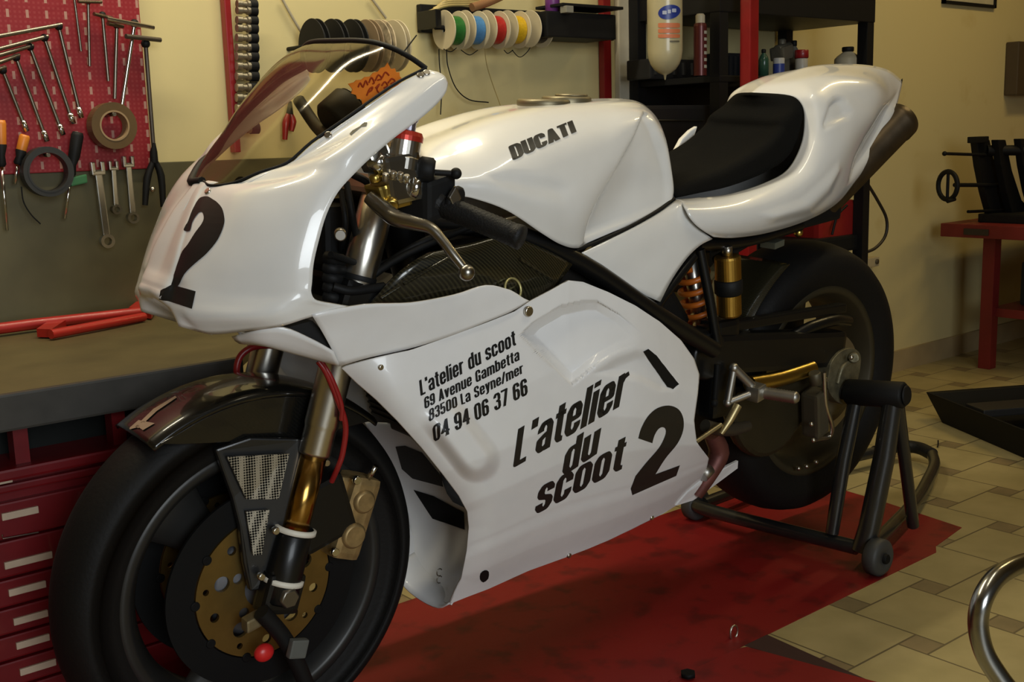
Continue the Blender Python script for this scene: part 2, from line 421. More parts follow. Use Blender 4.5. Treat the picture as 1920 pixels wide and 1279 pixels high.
def tile_mat():
    # big square tiles with small tiles between their corners (a pinwheel layout), grout in the joints
    m = bpy.data.materials.new('hopscotch_tiles'); m.use_nodes = True; nt = m.node_tree; b = nt.nodes['Principled BSDF']; L = nt.links.new
    S_, s_ = .2003, .0609; D = S_*S_+s_*s_
    tc = nt.nodes.new('ShaderNodeTexCoord')
    def M_(op, a, bb=None, c=None):
        n = nt.nodes.new('ShaderNodeMath'); n.operation = op
        for i, q in enumerate((a, bb, c)):
            if q is None: continue
            if isinstance(q, (int, float)): n.inputs[i].default_value = q
            else: L(q, n.inputs[i])
        return n.outputs[0]
    sx = nt.nodes.new('ShaderNodeSeparateXYZ'); L(tc.outputs['Object'], sx.inputs[0])
    # tile axes: a along -Y, b along +X, origin at a big-tile corner
    phi = -1.5843; ox, oy = .94301, -.3164
    X = M_('SUBTRACT', sx.outputs[0], ox); Y = M_('SUBTRACT', sx.outputs[1], oy)
    a = M_('ADD', M_('MULTIPLY', X, math.cos(phi)), M_('MULTIPLY', Y, math.sin(phi)))
    c = M_('ADD', M_('MULTIPLY', X, -math.sin(phi)), M_('MULTIPLY', Y, math.cos(phi)))
    # lattice v1=(s,S), v2=(S,-s)
    i = M_('DIVIDE', M_('ADD', M_('MULTIPLY', a, s_), M_('MULTIPLY', c, S_)), D)
    j = M_('DIVIDE', M_('SUBTRACT', M_('MULTIPLY', a, S_), M_('MULTIPLY', c, s_)), D)
    fi, fj = M_('FLOOR', i), M_('FLOOR', j)
    big = None; rnd = None
    for di in (-1, 0, 1):
        for dj in (-1, 0, 1, 2):
            ii = M_('ADD', fi, di); jj = M_('ADD', fj, dj)
            la = M_('SUBTRACT', a, M_('ADD', M_('MULTIPLY', ii, s_), M_('MULTIPLY', jj, S_)))
            lc = M_('SUBTRACT', c, M_('SUBTRACT', M_('MULTIPLY', ii, S_), M_('MULTIPLY', jj, s_)))
            e = M_('MINIMUM', M_('MINIMUM', la, M_('SUBTRACT', S_, la)), M_('MINIMUM', lc, M_('SUBTRACT', S_, lc)))
            # small tile sits at [0,s] x [S,S+s]
            lc2 = M_('SUBTRACT', lc, S_)
            e2 = M_('MINIMUM', M_('MINIMUM', la, M_('SUBTRACT', s_, la)), M_('MINIMUM', lc2, M_('SUBTRACT', s_, lc2)))
            big = e if big is None else M_('MAXIMUM', big, e)
            rnd = e2 if rnd is None else M_('MAXIMUM', rnd, e2)
    bigm = M_('GREATER_THAN', big, .0022); smm = M_('GREATER_THAN', rnd, .0022)
    n = nt.nodes.new('ShaderNodeTexNoise'); n.inputs['Scale'].default_value = 9; n.inputs['Detail'].default_value = 6; L(tc.outputs['Object'], n.inputs['Vector'])
    r = nt.nodes.new('ShaderNodeValToRGB'); L(n.outputs['Fac'], r.inputs['Fac'])
    r.color_ramp.elements[0].position = .3; r.color_ramp.elements[0].color = (.33, .27, .12, 1)
    r.color_ramp.elements[1].position = .7; r.color_ramp.elements[1].color = (.42, .34, .16, 1)
    r2 = nt.nodes.new('ShaderNodeValToRGB'); L(n.outputs['Fac'], r2.inputs['Fac'])
    r2.color_ramp.elements[0].position = .3; r2.color_ramp.elements[0].color = (.18, .14, .07, 1)
    r2.color_ramp.elements[1].position = .7; r2.color_ramp.elements[1].color = (.30, .22, .11, 1)
    m1 = nt.nodes.new('ShaderNodeMix'); m1.data_type = 'RGBA'; L(smm, m1.inputs[0]); m1.inputs[6].default_value = (.13, .10, .05, 1); L(r2.outputs[0], m1.inputs[7])
    m2 = nt.nodes.new('ShaderNodeMix'); m2.data_type = 'RGBA'; L(bigm, m2.inputs[0]); L(m1.outputs[2], m2.inputs[6]); L(r.outputs[0], m2.inputs[7])
    L(m2.outputs[2], b.inputs['Base Color']); b.inputs['Roughness'].default_value = .45
    return m
TILES = tile_mat()
fl = Mesh(); fl.box((-3.2, -4.6, -.05), (5.2, WALLY, 0))
o = fl.build('floor', TILES, base=(0, 0, 0), kind='structure')
Mesh().box((-3.2, WALLY, 0), (5.2, WALLY+.12, 2.9)).build('wall_back', WALLM, base=(0, 0, 0), kind='structure')
Mesh().box((-3.2, -4.6, 2.9), (5.2, WALLY+.12, 3.0)).build('ceiling', mat('ceiling_paint', (.55, .5, .4), .8), base=(0, 0, 0), kind='structure')
Mesh().box((-3.3, -4.6, 0), (-3.2, WALLY, 2.9)).build('wall_left', WALLM, base=(0, 0, 0), kind='structure')
Mesh().box((5.2, -4.6, 0), (5.3, WALLY, 2.9)).build('wall_right', mat('brown_wall_paint', (.40, .30, .15), .75), base=(0, 0, 0), kind='structure')
Mesh().box((2.3, WALLY-.012, 0), (5.2, WALLY, .085)).build('baseboard_back', mat('tan_tile_skirting', (.36, .27, .14), .5, var=.12, scale=8), base=(0, 0, 0), kind='structure')
# pale vertical trim strip beside the rack
p = WY(1172, 100, WALLY)
Mesh().box((p.x-.045, WALLY-.02, .0), (p.x+.03, WALLY, 2.4), bev=.004).build('trim_1', mat('pale_trim', (.66, .60, .46), .6), base=(0, 0, 0), kind='structure')

# red lift platform let into the floor and its loose ramp plate
def red_floor_mat():
    m = mat('scuffed_red_floor_plate', (.26, .009, .008), .5, var=.2, scale=5, bump=.2, bscale=60)
    nt = m.node_tree; b = nt.nodes['Principled BSDF']; tc = nt.nodes.new('ShaderNodeTexCoord')
    n = nt.nodes.new('ShaderNodeTexNoise'); n.inputs['Scale'].default_value = 14; n.inputs['Detail'].default_value = 8
    nt.links.new(tc.outputs['Object'], n.inputs['Vector'])
    r = nt.nodes.new('ShaderNodeValToRGB'); nt.links.new(n.outputs['Fac'], r.inputs['Fac'])
    r.color_ramp.elements[0].position = .34; r.color_ramp.elements[0].color = (.12, .004, .004, 1)
    r.color_ramp.elements[1].position = .48; r.color_ramp.elements[1].color = (.22, .006, .006, 1)
    nt.links.new(r.outputs[0], b.inputs['Base Color']); return m
REDFLOOR = red_floor_mat()
lp = thing('lift_platform', 'long scuffed red steel lift platform flush in the tiled floor under the motorcycle', 'lift platform', (.6, 0, 0))
pl = Mesh(); zt = .0015
poly = [(-.75, -.325), (.937, -.325), (1.565, -.318), (1.60, -.297), (1.758, -.274), (1.80, -.03), (1.83, .30), (.12, .30), (.12, .15), (-.75, .15)]
pl.prism([V((x, y, 0)) for x, y in poly], (0, 0, zt)); pl.build('plate', REDFLOOR, lp)
rg = Mesh(); c = WZ(1376, 1186, .012)
rg.tube([c+V((math.cos(a)*.011, 0, math.sin(a)*.014)) for a in [2*PI*k/16 for k in range(17)]], .0022, 8); rg.build('tie_down_ring', STEEL, lp)
rp = thing('ramp_plate', 'separate dark red ramp plate below the near edge of the lift platform', 'ramp', (.8, -.45, 0))
a, b_, c, d = WZ(1225, 1300, 0.0), WZ(1330, 1228, 0), WZ(1400, 1214, 0), WZ(1680, 1290, 0)
e = WZ(1640, 1340, 0); f = WZ(1200, 1340, 0)
Mesh().prism([a, b_, c, d, e, f], (0, 0, .0014)).build('plate', REDFLOOR, rp)
a, b_, c, d = WZ(1396, 1211, 0), WZ(1438, 1191, 0), WZ(1640, 1282, 0), WZ(1620, 1282, 0)
Mesh().prism([a, b_, c, d], (0, 0, .0012)).build('seam_strip', mat('gap_shade', (.04, .012, .01), .7), rp)  # dark strip painted in for the shade of the open gap
q = WZ(1290, 1268, .005)
Mesh().cyl(q, q+V((0, 0, .008)), .014, n=6).build('bolt', DKSTEEL, rp)
# ---------------------------------------------------------------- the motorcycle
bike = thing('racing_motorcycle', 'white fully faired racing motorcycle with black lettering, black seat pad and tinted windscreen', 'motorcycle', (0, 0, .002), (LEAN, 0, 0))
AX, AZ, RX, RZ = 0.0, 0.300, 1.41, 0.398          # front and rear axles (bike frame)
YA = V((0, 1, 0))

# ---- upper fairing: from number board round to the cut-out edge
UF = [
 [V((-.055, 0, .700)), V((-.053, -.035, .700)), (338, 614, -.06), (368, 622, -.085), (404, 628, -.11), (470, 621, -.155), (531, 612, -.19), (590, 594, -.205), (660, 578, -.212)],
 [(289, 560, 0), (305, 568, -.032), (322, 577, -.053), (342, 588, -.077), (366, 597, -.100), (430, 598, -.147), (500, 594, -.185), (560, 582, -.203), (628, 573, -.212)],
 [(285, 537, 0), (309, 546, -.039), (327, 552, -.052), (341, 557, -.069), (364, 567, -.094), (425, 575, -.138), (492, 574, -.178), (545, 568, -.2), (595, 567, -.212)],
 [(292, 523, 0), (314, 530, -.038), (329, 535, -.049), (341, 538, -.064), (366, 546, -.091), (425, 556, -.134), (492, 556, -.172), (543, 552, -.197), (584, 552, -.211)],
 [(302, 509, 0), (320, 514, -.036), (330, 518, -.047), (341, 521, -.062), (370, 526, -.090), (428, 536, -.134), (493, 536, -.172), (545, 532, -.197), (585, 532, -.210)],
 [(313, 481, 0), (329, 486, -.036), (338, 489, -.045), (349, 492, -.060), (379, 497, -.090), (434, 504, -.134), (496, 503, -.172), (549, 499, -.197), (588, 497, -.209)],
 [(325, 450, 0), (338, 454, -.031), (346, 457, -.040), (357, 459, -.055), (390, 463, -.088), (445, 464, -.132), (505, 461, -.170), (557, 456, -.195), (597, 457, -.208)],
 [(347, 400, 0), (357, 403, -.024), (364, 405, -.032), (375, 406, -.046), (408, 410, -.080), (458, 409, -.125), (519, 406, -.164), (572, 403, -.192), (612, 406, -.206)],
 [(378, 346, 0), (385, 349, -.015), (391, 353, -.023), (402, 356, -.038), (432, 362, -.074), (482, 361, -.12), (543, 356, -.16), (595, 355, -.19), (634, 363, -.204)],
 [(441, 350, -.067), (449, 349, -.074), (458, 348, -.081), (467, 347, -.087), (500, 343, -.111), (545, 336, -.142), (592, 326, -.174), (634, 318, -.194), (667, 326, -.203)],
 [(488, 331, -.093), (496, 329, -.098), (505, 327, -.103), (514, 325, -.108), (545, 318, -.128), (584, 308, -.156), (625, 296, -.182), (662, 288, -.197), (692, 301, -.202)],
 [(540, 313, -.115), (547, 310, -.118), (555, 307, -.122), (563, 303, -.126), (590, 292, -.141), (626, 278, -.163), (665, 263, -.185), (702, 252, -.198), (736, 263, -.202)],
 [(586, 274, -.131), (593, 272, -.134), (600, 269, -.137), (608, 266, -.140), (634, 256, -.152), (668, 245, -.170), (708, 231, -.188), (745, 222, -.199), (776, 234, -.202)],
 [(645, 233, -.149), (651, 231, -.151), (657, 229, -.153), (663, 227, -.155), (686, 219, -.164), (716, 210, -.178), (750, 200, -.191), (781, 194, -.200), (804, 211, -.202)],
 [(703, 192, -.161), (708, 191, -.162), (713, 190, -.163), (718, 188, -.165), (737, 183, -.172), (760, 178, -.182), (784, 174, -.192), (806, 173, -.199), (823, 192, -.200)],
 [(749, 161, -.169), (753, 160, -.170), (757, 159, -.171), (761, 158, -.172), (775, 156, -.177), (793, 154, -.184), (811, 153, -.191), (825, 158, -.197), (835, 174, -.197)],
 [(801, 135, -.175), (803, 135, -.1755), (805, 136, -.176), (807, 136, -.177), (814, 138, -.180), (822, 140, -.184), (829, 144, -.188), (834, 149, -.192), (838, 158, -.192)],
]
uf, UFG = patch('upper_fairing', [Bs(r) for r in UF], WHITE, bike, 4, 5, mir=True, thick=.004)
# lower lip of the nose, the keel that runs back under it to the intake corner
KL = [
 [(436, 633, -.10), (441, 640, -.105), (450, 646, -.09)],
 [(482, 622, -.16), (486, 645, -.15), (492, 650, -.12)],
 [(531, 617, -.185), (543, 660, -.165), (552, 662, -.13)],
 [(586, 640, -.195), (606, 678, -.175), (610, 676, -.13)],
 [(626, 662, -.20), (636, 686, -.19), (640, 686, -.15)],
]
kl, KLG = patch('nose_keel', [Bs(r) for r in KL], WHITE2, bike, 4, 4, mir=True, thick=.003)
Mesh().prism(Bs([(531, 619, -.172), (586, 604, -.182), (600, 618, -.184), (628, 664, -.188)]), (0, .02, 0)).build('side_intake', BLACKM, bike)
# side strip between the cut-out and the seam to the lower fairing
US = [
 [(584, 592, -.206), (600, 618, -.199), (618, 650, -.196), (637, 688, -.19)],
 [(625, 583, -.213), (645, 612, -.206), (668, 645, -.202), (692, 672, -.199)],
 [(690, 573, -.219), (715, 598, -.214), (742, 628, -.210), (765, 656, -.208)],
 [(770, 570, -.222), (795, 588, -.220), (820, 612, -.217), (842, 632, -.215)],
 [(852, 555, -.222), (872, 573, -.221), (893, 590, -.219), (912, 605, -.218)],
 [(911, 537, -.219), (930, 551, -.219), (945, 568, -.218), (958, 586, -.218)],
 [(955, 546, -.217), (968, 553, -.217), (980, 561, -.217), (991, 566, -.217)],
]
us, USG = patch('side_strip_panel', [Bs(r) for r in US], WHITE2, bike, 4, 4, mir=True, thick=.004)

# number on the nose, wrapping over the edge of the number board
bm = poly_bm([smooth_poly([(373.5, 380), (381, 374), (392, 373), (401, 378), (410, 384), (419, 395), (423, 410), (423, 423), (417, 441), (407, 459), (389, 480), (368, 498), (349, 517), (336, 541), (322, 540), (327, 524), (337, 495), (345, 475), (355, 462), (368, 441), (380, 425), (384.5, 415), (384, 407), (381, 402), (375, 404), (368, 413), (363, 423), (359, 437), (347.5, 436), (350, 428), (355, 418), (363, 397)], 3),
  [(323, 537), (337, 540), (369.5, 549.5), (362.5, 582), (301, 562), (304, 549)]])
decal('nose_number_two', VINYL, uf, [UFG], bm, .0028)
# fairing screws and scuff
for u, v in [(616, 257), (788, 146), (799, 141), (344+48, 363)]:
    d = (MBT @ ray(u, v)).normalized()
    k = len(UFG[0]); t = BVHTree.FromPolygons([p for r in UFG for p in r], [(i*k+j, i*k+j+1, (i+1)*k+j+1, (i+1)*k+j) for i in range(len(UFG)-1) for j in range(k-1)])
    h = t.ray_cast(CB, d)
    if h[0] is not None:
        n_ = h[1] if h[1].dot(d) < 0 else -h[1]
        Mesh().cyl(h[0], h[0]+n_*.0045, .0055, bev=.0015, n=16).build('screw', STEEL, uf)
bm = poly_bm([[(657, 256), (662, 250), (676, 242), (684, 234), (690, 235), (688, 242), (679, 243), (668, 252), (660, 259)]])
decal('scuff_mark', mat('scuffed_dark_tape', (.08, .07, .035), .6), uf, [UFG], bm, .0026)

# ---- windscreen
ED = [(383, 347, -.004), (398, 355, -.034), (441, 349.5, -.067), (488, 330, -.093), (540, 312, -.115), (586, 273, -.131), (645, 232, -.149), (703, 191, -.161), (749, 160, -.169), (801, 134, -.175)]
CE = [(383, 345), (392, 335), (410, 308), (434, 276), (464, 240), (497, 196), (533, 154), (564, 120), (594, 97), (630, 79)]
rows = []
for (u, v, y), (cu, cv) in zip(ED, CE):
    L = B(u, v, y)+V((0, .003, .002)); Cn = B(cu, cv, 0); r = []
    for t in (1.0, .97, .88, .74, .56, .36, .18, 0):
        kx = 1-t**3.2; kz = 1-t**4.2
        r.append(V((L.x+(Cn.x-L.x)*kx, L.y*t, L.z+(Cn.z-L.z)*kz)))
    rows.append(r)
g = grid_up(rows, 4, 3); mb = Mesh(); add_grid(mb, g); add_grid(mb, [list(reversed(r)) for r in mirror(g)])
ws = mb.build('windscreen', SCREEN, bike, 'tinted transparent windscreen', weld=True)
WSG = g
tr = list(g[-1])+[V((p.x, -p.y, p.z)) for p in reversed(g[-1][:-1])]
Mesh().tube([p for p in tr], .0042, 8).build('screen_edge_trim', BLACKM, ws)
le = [r[0] for r in g]
for s in (1, -1): Mesh().tube([V((p.x, p.y*s-(.001*s), p.z+.001)) for p in le], .0022 if s == 1 else .0065, 8).build('screen_gasket', BLACKM, ws)

# ---- lower fairing: a sculpted shell, rows are lines of the photo, depth from its section
LFO = [(640, 691), (700, 674), (770, 659), (840, 634), (915, 606), (965, 586), (995, 566), (1035, 545), (1065, 528), (1090, 530), (1140, 550), (1190, 575), (1235, 605), (1275, 640), (1300, 675), (1310, 705),
       (1307, 740), (1300, 790), (1305, 830), (1328, 860), (1318, 905), (1290, 935), (1262, 952), (1220, 975), (1140, 1014), (1065, 1044), (990, 1071), (915, 1105), (875, 1120), (843, 1133),
       (852, 1112), (865, 1085), (875, 1035), (879, 990), (876, 960), (860, 930), (830, 890), (790, 840), (745, 790), (705, 750), (670, 720)]
TOP = [(640, 691), (770, 659), (840, 634), (915, 606), (965, 586), (1065, 528), (1140, 550), (1235, 605), (1275, 640), (1300, 675), (1328, 720)]
BOT = [(640, 1190), (843, 1133), (915, 1105), (990, 1071), (1065, 1044), (1140, 1014), (1220, 975), (1262, 952), (1328, 900)]
SEC = [(0, .212), (.12, .220), (.3, .228), (.5, .226), (.65, .210), (.8, .178), (.92, .138), (1.0, .105)]
RECESS = [(974, 630), (1000, 604), (1048, 576), (1098, 565), (1122, 567), (1160, 590), (1192, 618), (1205, 630), (1190, 650), (1160, 660), (1125, 680), (1095, 705), (1070, 726)]
EDGE = [(640, 691), (670, 720), (705, 750), (745, 790), (790, 840), (830, 890), (860, 930), (876, 960), (879, 990), (875, 1035), (865, 1085), (843, 1133)]
SCP = [(1100, 705), (1150, 670), (1190, 655), (1215, 655), (1245, 685), (1275, 722), (1262, 738), (1235, 740), (1190, 720), (1140, 710)]
def lf_y(u, v):
    t0, t1 = interp(u, TOP), interp(u, BOT); s = min(1.05, max(0, (v-t0)/(t1-t0)))
    y = -interp(s, SEC)
    y += .03*sstep(1180, 1330, u)*(1-.3*s)                # waist towards the rear
    y += .022*max(0, 1-segdist(u, v, EDGE, False)/55)**2   # rolled front edge
    y += .022*sstep(760, 640, u)*sstep(.6, 0, s)           # narrower at the front upper corner
    if inpoly(u, v, RECESS):                               # scoop: deep at its leading edge, runs out at the rear
        d1 = segdist(u, v, [(974, 630), (1070, 726)], False); da = segdist(u, v, RECESS)
        lead = sstep(0, 3.5, d1); y += .038*lead*sstep(1215, 985, u+(v-640)*.25)*min(1, .35+da/26)
    if inpoly(u, v, SCP): y += .010*sstep(0, 22, segdist(u, v, SCP))
    # swelling over the engine cover
    bx, by = 838, 792; ex, ey = 893, 862; dx, dy = ex-bx, ey-by
    tt = min(1, max(-.6, ((u-bx)*dx+(v-by)*dy)/(dx*dx+dy*dy))); d = math.hypot(u-bx-tt*dx, v-by-tt*dy)
    y -= .022*sstep(46, 14, d)*sstep(-.6, .3, tt)
    # crease running along the bottom
    y -= .006*sstep(.80, .86, s)*sstep(1.0, .9, s)
    return y
def rowspan(v, poly):
    xs = []; n = len(poly)
    for i in range(n):
        (x1, y1), (x2, y2) = poly[i], poly[(i+1) % n]
        if (y1 <= v) != (y2 <= v): xs.append(x1+(x2-x1)*(v-y1)/(y2-y1))
    return (min(xs), max(xs)) if xs else None
rows = []; vs_ = [528.2+(1132.8-528.2)*i/230 for i in range(231)]
for v in vs_:
    a, b_ = rowspan(v, LFO); rows.append([B(a+(b_-a)*j/260, v, lf_y(a+(b_-a)*j/260, v)) for j in range(261)])
mb = Mesh(); add_grid(mb, rows); LFG = rows
lf = mb.build('lower_fairing', WHITE2, bike, thick=.004)
mb = Mesh(); add_grid(mb, mirror([r[::5] for r in rows[::5]])); lfr = mb.build('lower_fairing', WHITE2, bike, thick=.004)
# belly between the two halves
bl = [(843, 1133), (875, 1120), (915, 1105), (990, 1071), (1065, 1044), (1140, 1014), (1220, 975), (1262, 952), (1318, 905)]
br_ = []
for u, v in bl:
    p = B(u, v, lf_y(u, v-1)); br_.append([p, V((p.x, p.y*.6, p.z-.022)), V((p.x, 0, p.z-.028)), V((p.x, -p.y*.6, p.z-.022)), V((p.x, -p.y, p.z))])
patch('belly_pan', br_, WHITE2, bike, 2, 3, thick=.003)
# tongue behind the wheel-side lower edge
tg = Bs([(1268, 950, -.10), (1290, 925, -.11), (1330, 893, -.115), (1384, 866, -.12), (1383, 880, -.115), (1340, 912, -.105), (1300, 940, -.1)])
Mesh().prism(tg, (0, .006, 0)).build('tail_tongue', WHITE2, bike)
# lettering
def T(body, quad, **k): return text_bm(body, quad, **k)
bm = T("L'atelier du scoot", [(787, 745), (966, 649), (963, 621), (784, 716)])
T("69 Avenue Gambetta", [(795, 770), (972.5, 677), (971, 656), (793, 748)], bm=bm)
T("83500 La Seyne/mer", [(805, 793), (980, 701), (978, 682), (803, 771)], bm=bm)
T("04 94 06 37 66", [(815, 829), (988, 741), (985.5, 710), (812, 800)], bm=bm)
decal('address_lettering', VINYL, lf, [LFG], bm, .0027)
bm = T("L'atelier", [(960, 879), (1168, 759), (1183, 679), (970, 806)], wt=.125)
T("du", [(1051, 896), (1117, 852), (1128, 789), (1062, 830)], wt=.125, bm=bm)
T("scoot", [(1000, 967), (1164, 880), (1176, 815), (1013, 899)], wt=.125, bm=bm)
decal('workshop_name_lettering', VINYL, lf, [LFG], bm, .0027)
two = open_smooth([(1195, 823), (1200, 805), (1212, 783), (1230, 767), (1252, 762), (1270, 769), (1279, 786), (1279, 808), (1268, 833), (1246, 860), (1227, 890)])
two += [(1273, 873), (1266, 893), (1184, 929), (1181, 917)]
two += open_smooth([(1190, 893), (1210, 868), (1234, 840), (1245, 818), (1246, 806), (1240, 802), (1232, 806), (1225, 818), (1221, 832)])
decal('side_number_two', VINYL, lf, [LFG], poly_bm([two]), .0027)
decal('vent_slot_shade', BLACKM, lf, [LFG], poly_bm([[(1204, 660), (1213, 656), (1228, 668), (1271, 722), (1260, 732), (1249, 729)]]), .0030)  # black patch on the surface, standing in for the dark inside the vent
decal('drain_slot_shade', BLACKM, lf, [LFG], poly_bm([smooth_poly([(900, 1075), (908, 1069), (915, 1072), (914, 1085), (905, 1092), (899, 1086)], 2)]), .0028)  # no hole cut: its darkness is a black patch
for u, v, r in [(990, 586, .0085), (713, 691, .0045), (1066, 1043, .005), (1221, 972, .005)]:
    p = B(u, v, lf_y(u, min(v, interp(u, BOT)-4)) if v > 600 else -.218); mm = STEEL
    Mesh().cyl(p+V((0, .002, 0)), p-V((0, .0045, 0)), r, bev=.0015, n=18).build('fastener', mm, lf)

# ---- fuel tank
TK = [
 [(780, 274, 0), (789, 282, -.05), (800, 298, -.09), (814, 322, -.12), (828, 345, -.138), (842, 366, -.14)],
 [(830, 249, 0), (845, 258, -.06), (862, 285, -.105), (872, 315, -.138), (878, 345, -.158), (886, 374, -.16)],
 [(900, 222, 0), (914, 232, -.06), (930, 262, -.11), (938, 302, -.15), (945, 350, -.175), (950, 397, -.174)],
 [(980, 203, 0), (992, 213, -.065), (1003, 246, -.115), (1008, 300, -.156), (1011, 368, -.18), (1016, 440, -.172)],
 [(1050, 194, 0), (1062, 204, -.065), (1070, 240, -.118), (1066, 306, -.158), (1056, 388, -.178), (1050, 460, -.166)],
 [(1108, 189, 0), (1124, 200, -.065), (1134, 236, -.117), (1122, 310, -.155), (1098, 392, -.172), (1080, 467, -.160)],
 [(1140, 188, 0), (1155, 199, -.065), (1170, 232, -.116), (1160, 302, -.145), (1136, 380, -.147), (1106, 456, -.147)],
 [(1172, 189, 0), (1186, 200, -.062), (1202, 230, -.112), (1196, 296, -.128), (1176, 366, -.128), (1150, 437, -.137)],
 [(1196, 194, 0), (1208, 206, -.06), (1222, 236, -.106), (1223, 300, -.12), (1211, 360, -.120), (1196, 418, -.13)],
 [(1214, 205, 0), (1226, 219, -.055), (1238, 252, -.098), (1245, 310, -.110), (1242, 358, -.113), (1236, 398, -.12)],
 [(1226, 222, 0), (1237, 236, -.05), (1249, 272, -.088), (1258, 322, -.10), (1262, 358, -.104), (1258, 384, -.11)],
]
rows = [Bs(r) for r in TK]
l = rows[0]; rows.insert(0, [V((p.x+.022, p.y*.45, p.z-.035+.05*abs(q)/.14)) for p, q in zip(l, (0, .05, .09, .12, .138, .14))])
l = rows[-1]; rows.append([V((p.x+.012+.02*abs(q)/.1, p.y*.55, p.z-.01)) for p, q in zip(l, (0, .02, .05, .07, .08, .08))])
rows.append([V((p.x+.02, 0, p.z-.02)) for p in l])
KNEE = [(1206, 210), (1186, 258), (1156, 312), (1124, 366), (1103, 410), (1094, 440), (1090, 464), (1120, 452), (1190, 420), (1258, 386), (1262, 350), (1250, 285), (1236, 240), (1220, 214)]
ln = [(1206, 210), (1186, 258), (1156, 312), (1124, 366), (1103, 410), (1094, 440), (1090, 466)]
tk, TKG = patch('fuel_tank', rows, WHITE, bike, 9, 9, mir=True, thick=.003, dents=[
    (KNEE, .016, 12, lambda u, v: sstep(150, 20, segdist(u, v, ln, False))),
    ([(905, 330), (960, 318), (1040, 330), (1085, 350), (1060, 385), (1000, 382), (930, 360)], .007, 28)])
bm = T("DUCATI", [(962, 304), (1079, 251), (1071, 230), (953, 279)], wt=.15, gap=.042)
decal('tank_lettering', VINYL, tk, [TKG], bm, .0024)
c = B(1062, 192, 0)
mb = Mesh(); mb.cyl(c+V((-.055, 0, -.012)), c+V((-.055, 0, .004)), .048, n=32, bev=.003); mb.cyl(c+V((0, 0, -.012)), c+V((0, 0, .009)), .045, n=32, bev=.003)
mb.cyl(c+V((.012, 0, .008)), c+V((.012, 0, .013)), .03, n=24, bev=.002)
mb.build('filler_cap', mat('dull_cap_metal', (.22, .19, .12), .45, .8), tk)

# ---- panel under the tank
SP = [
 [(1086, 478, -.155), (1116, 506, -.158), (1160, 535, -.160), (1200, 552, -.162), (1237, 568, -.162)],
 [(1128, 458, -.152), (1162, 482, -.157), (1198, 505, -.158), (1228, 518, -.160), (1259, 526, -.160)],
 [(1185, 430, -.145), (1212, 446, -.151), (1240, 465, -.153), (1262, 475, -.155), (1287, 486, -.155)],
 [(1235, 402, -.13), (1254, 416, -.142), (1276, 432, -.148), (1290, 445, -.150), (1312, 462, -.150)],
 [(1268, 378, -.115), (1280, 384, -.13), (1292, 410, -.143), (1312, 432, -.148), (1335, 450, -.146)],
]
sp, SPG = patch('side_panel', [Bs(r) for r in SP], WHITE, bike, 4, 4, mir=True, thick=.003)
Mesh().tube([p+V((0, .003, .001)) for p in Bs([(1082, 472, -.158), (1128, 455, -.153), (1185, 428, -.146), (1235, 399, -.13), (1266, 376, -.113)])], .0035, 8, sub=4).build('tank_gap_shade', BLACKM, bike)  # black tube drawn for the shaded gap between tank and side panel

# ---- tail unit and seat
TL = [
 [(1267, 377, -.105), (1277, 381, -.125), (1285, 394, -.148), (1295, 412, -.158), (1313, 431, -.160), (1337, 446, -.150)],
 [(1310, 374, -.110), (1325, 381, -.135), (1338, 397, -.157), (1350, 418, -.164), (1362, 437, -.158), (1378, 447, -.140)],
 [(1367, 367, -.113), (1386, 373, -.138), (1404, 391, -.159), (1418, 413, -.163), (1430, 430, -.152), (1442, 437, -.130)],
 [(1433, 346, -.115), (1454, 351, -.140), (1477, 369, -.158), (1493, 391, -.158), (1505, 407, -.142), (1514, 414, -.115)],
 [(1477, 320, -.113), (1502, 321, -.140), (1530, 335, -.157), (1550, 357, -.150), (1562, 376, -.132), (1568, 383, -.105)],
 [(1503, 270, -.108), (1530, 268, -.134), (1561, 278, -.149), (1582, 296, -.147), (1594, 328, -.118), (1602, 343, -.095)],
 [(1508, 217, -.100), (1537, 214, -.124), (1573, 230, -.138), (1606, 250, -.136), (1620, 284, -.098), (1636, 297, -.080)],
 [(1497, 190, -.085), (1528, 180, -.106), (1580, 190, -.122), (1636, 208, -.120), (1648, 238, -.080), (1660, 250, -.066)],
 [(1473, 181, -.060), (1505, 155, -.062), (1570, 148, -.085), (1640, 160, -.094), (1668, 186, -.068), (1678, 208, -.055)],
 [(1410, 177, 0), (1440, 157, 0), (1517, 128, 0), (1600, 123, 0), (1660, 132, 0), (1692, 154, 0)],
]
tl, TLG = patch('tail_unit', [Bs(r) for r in TL], WHITE, bike, 9, 9, mir=True, thick=.003, dents=[
    ([(1540, 236), (1553, 196), (1566, 184), (1582, 184), (1597, 212), (1592, 226), (1560, 240), (1545, 246)], .010, 9),
    ([(1618, 258), (1655, 200), (1690, 162), (1680, 205), (1640, 285), (1600, 340), (1585, 350), (1598, 300)], .012, 14),
    ([(1420, 400), (1500, 372), (1545, 330), (1572, 300), (1580, 320), (1560, 365), (1520, 405), (1440, 425)], -.008, 18)])
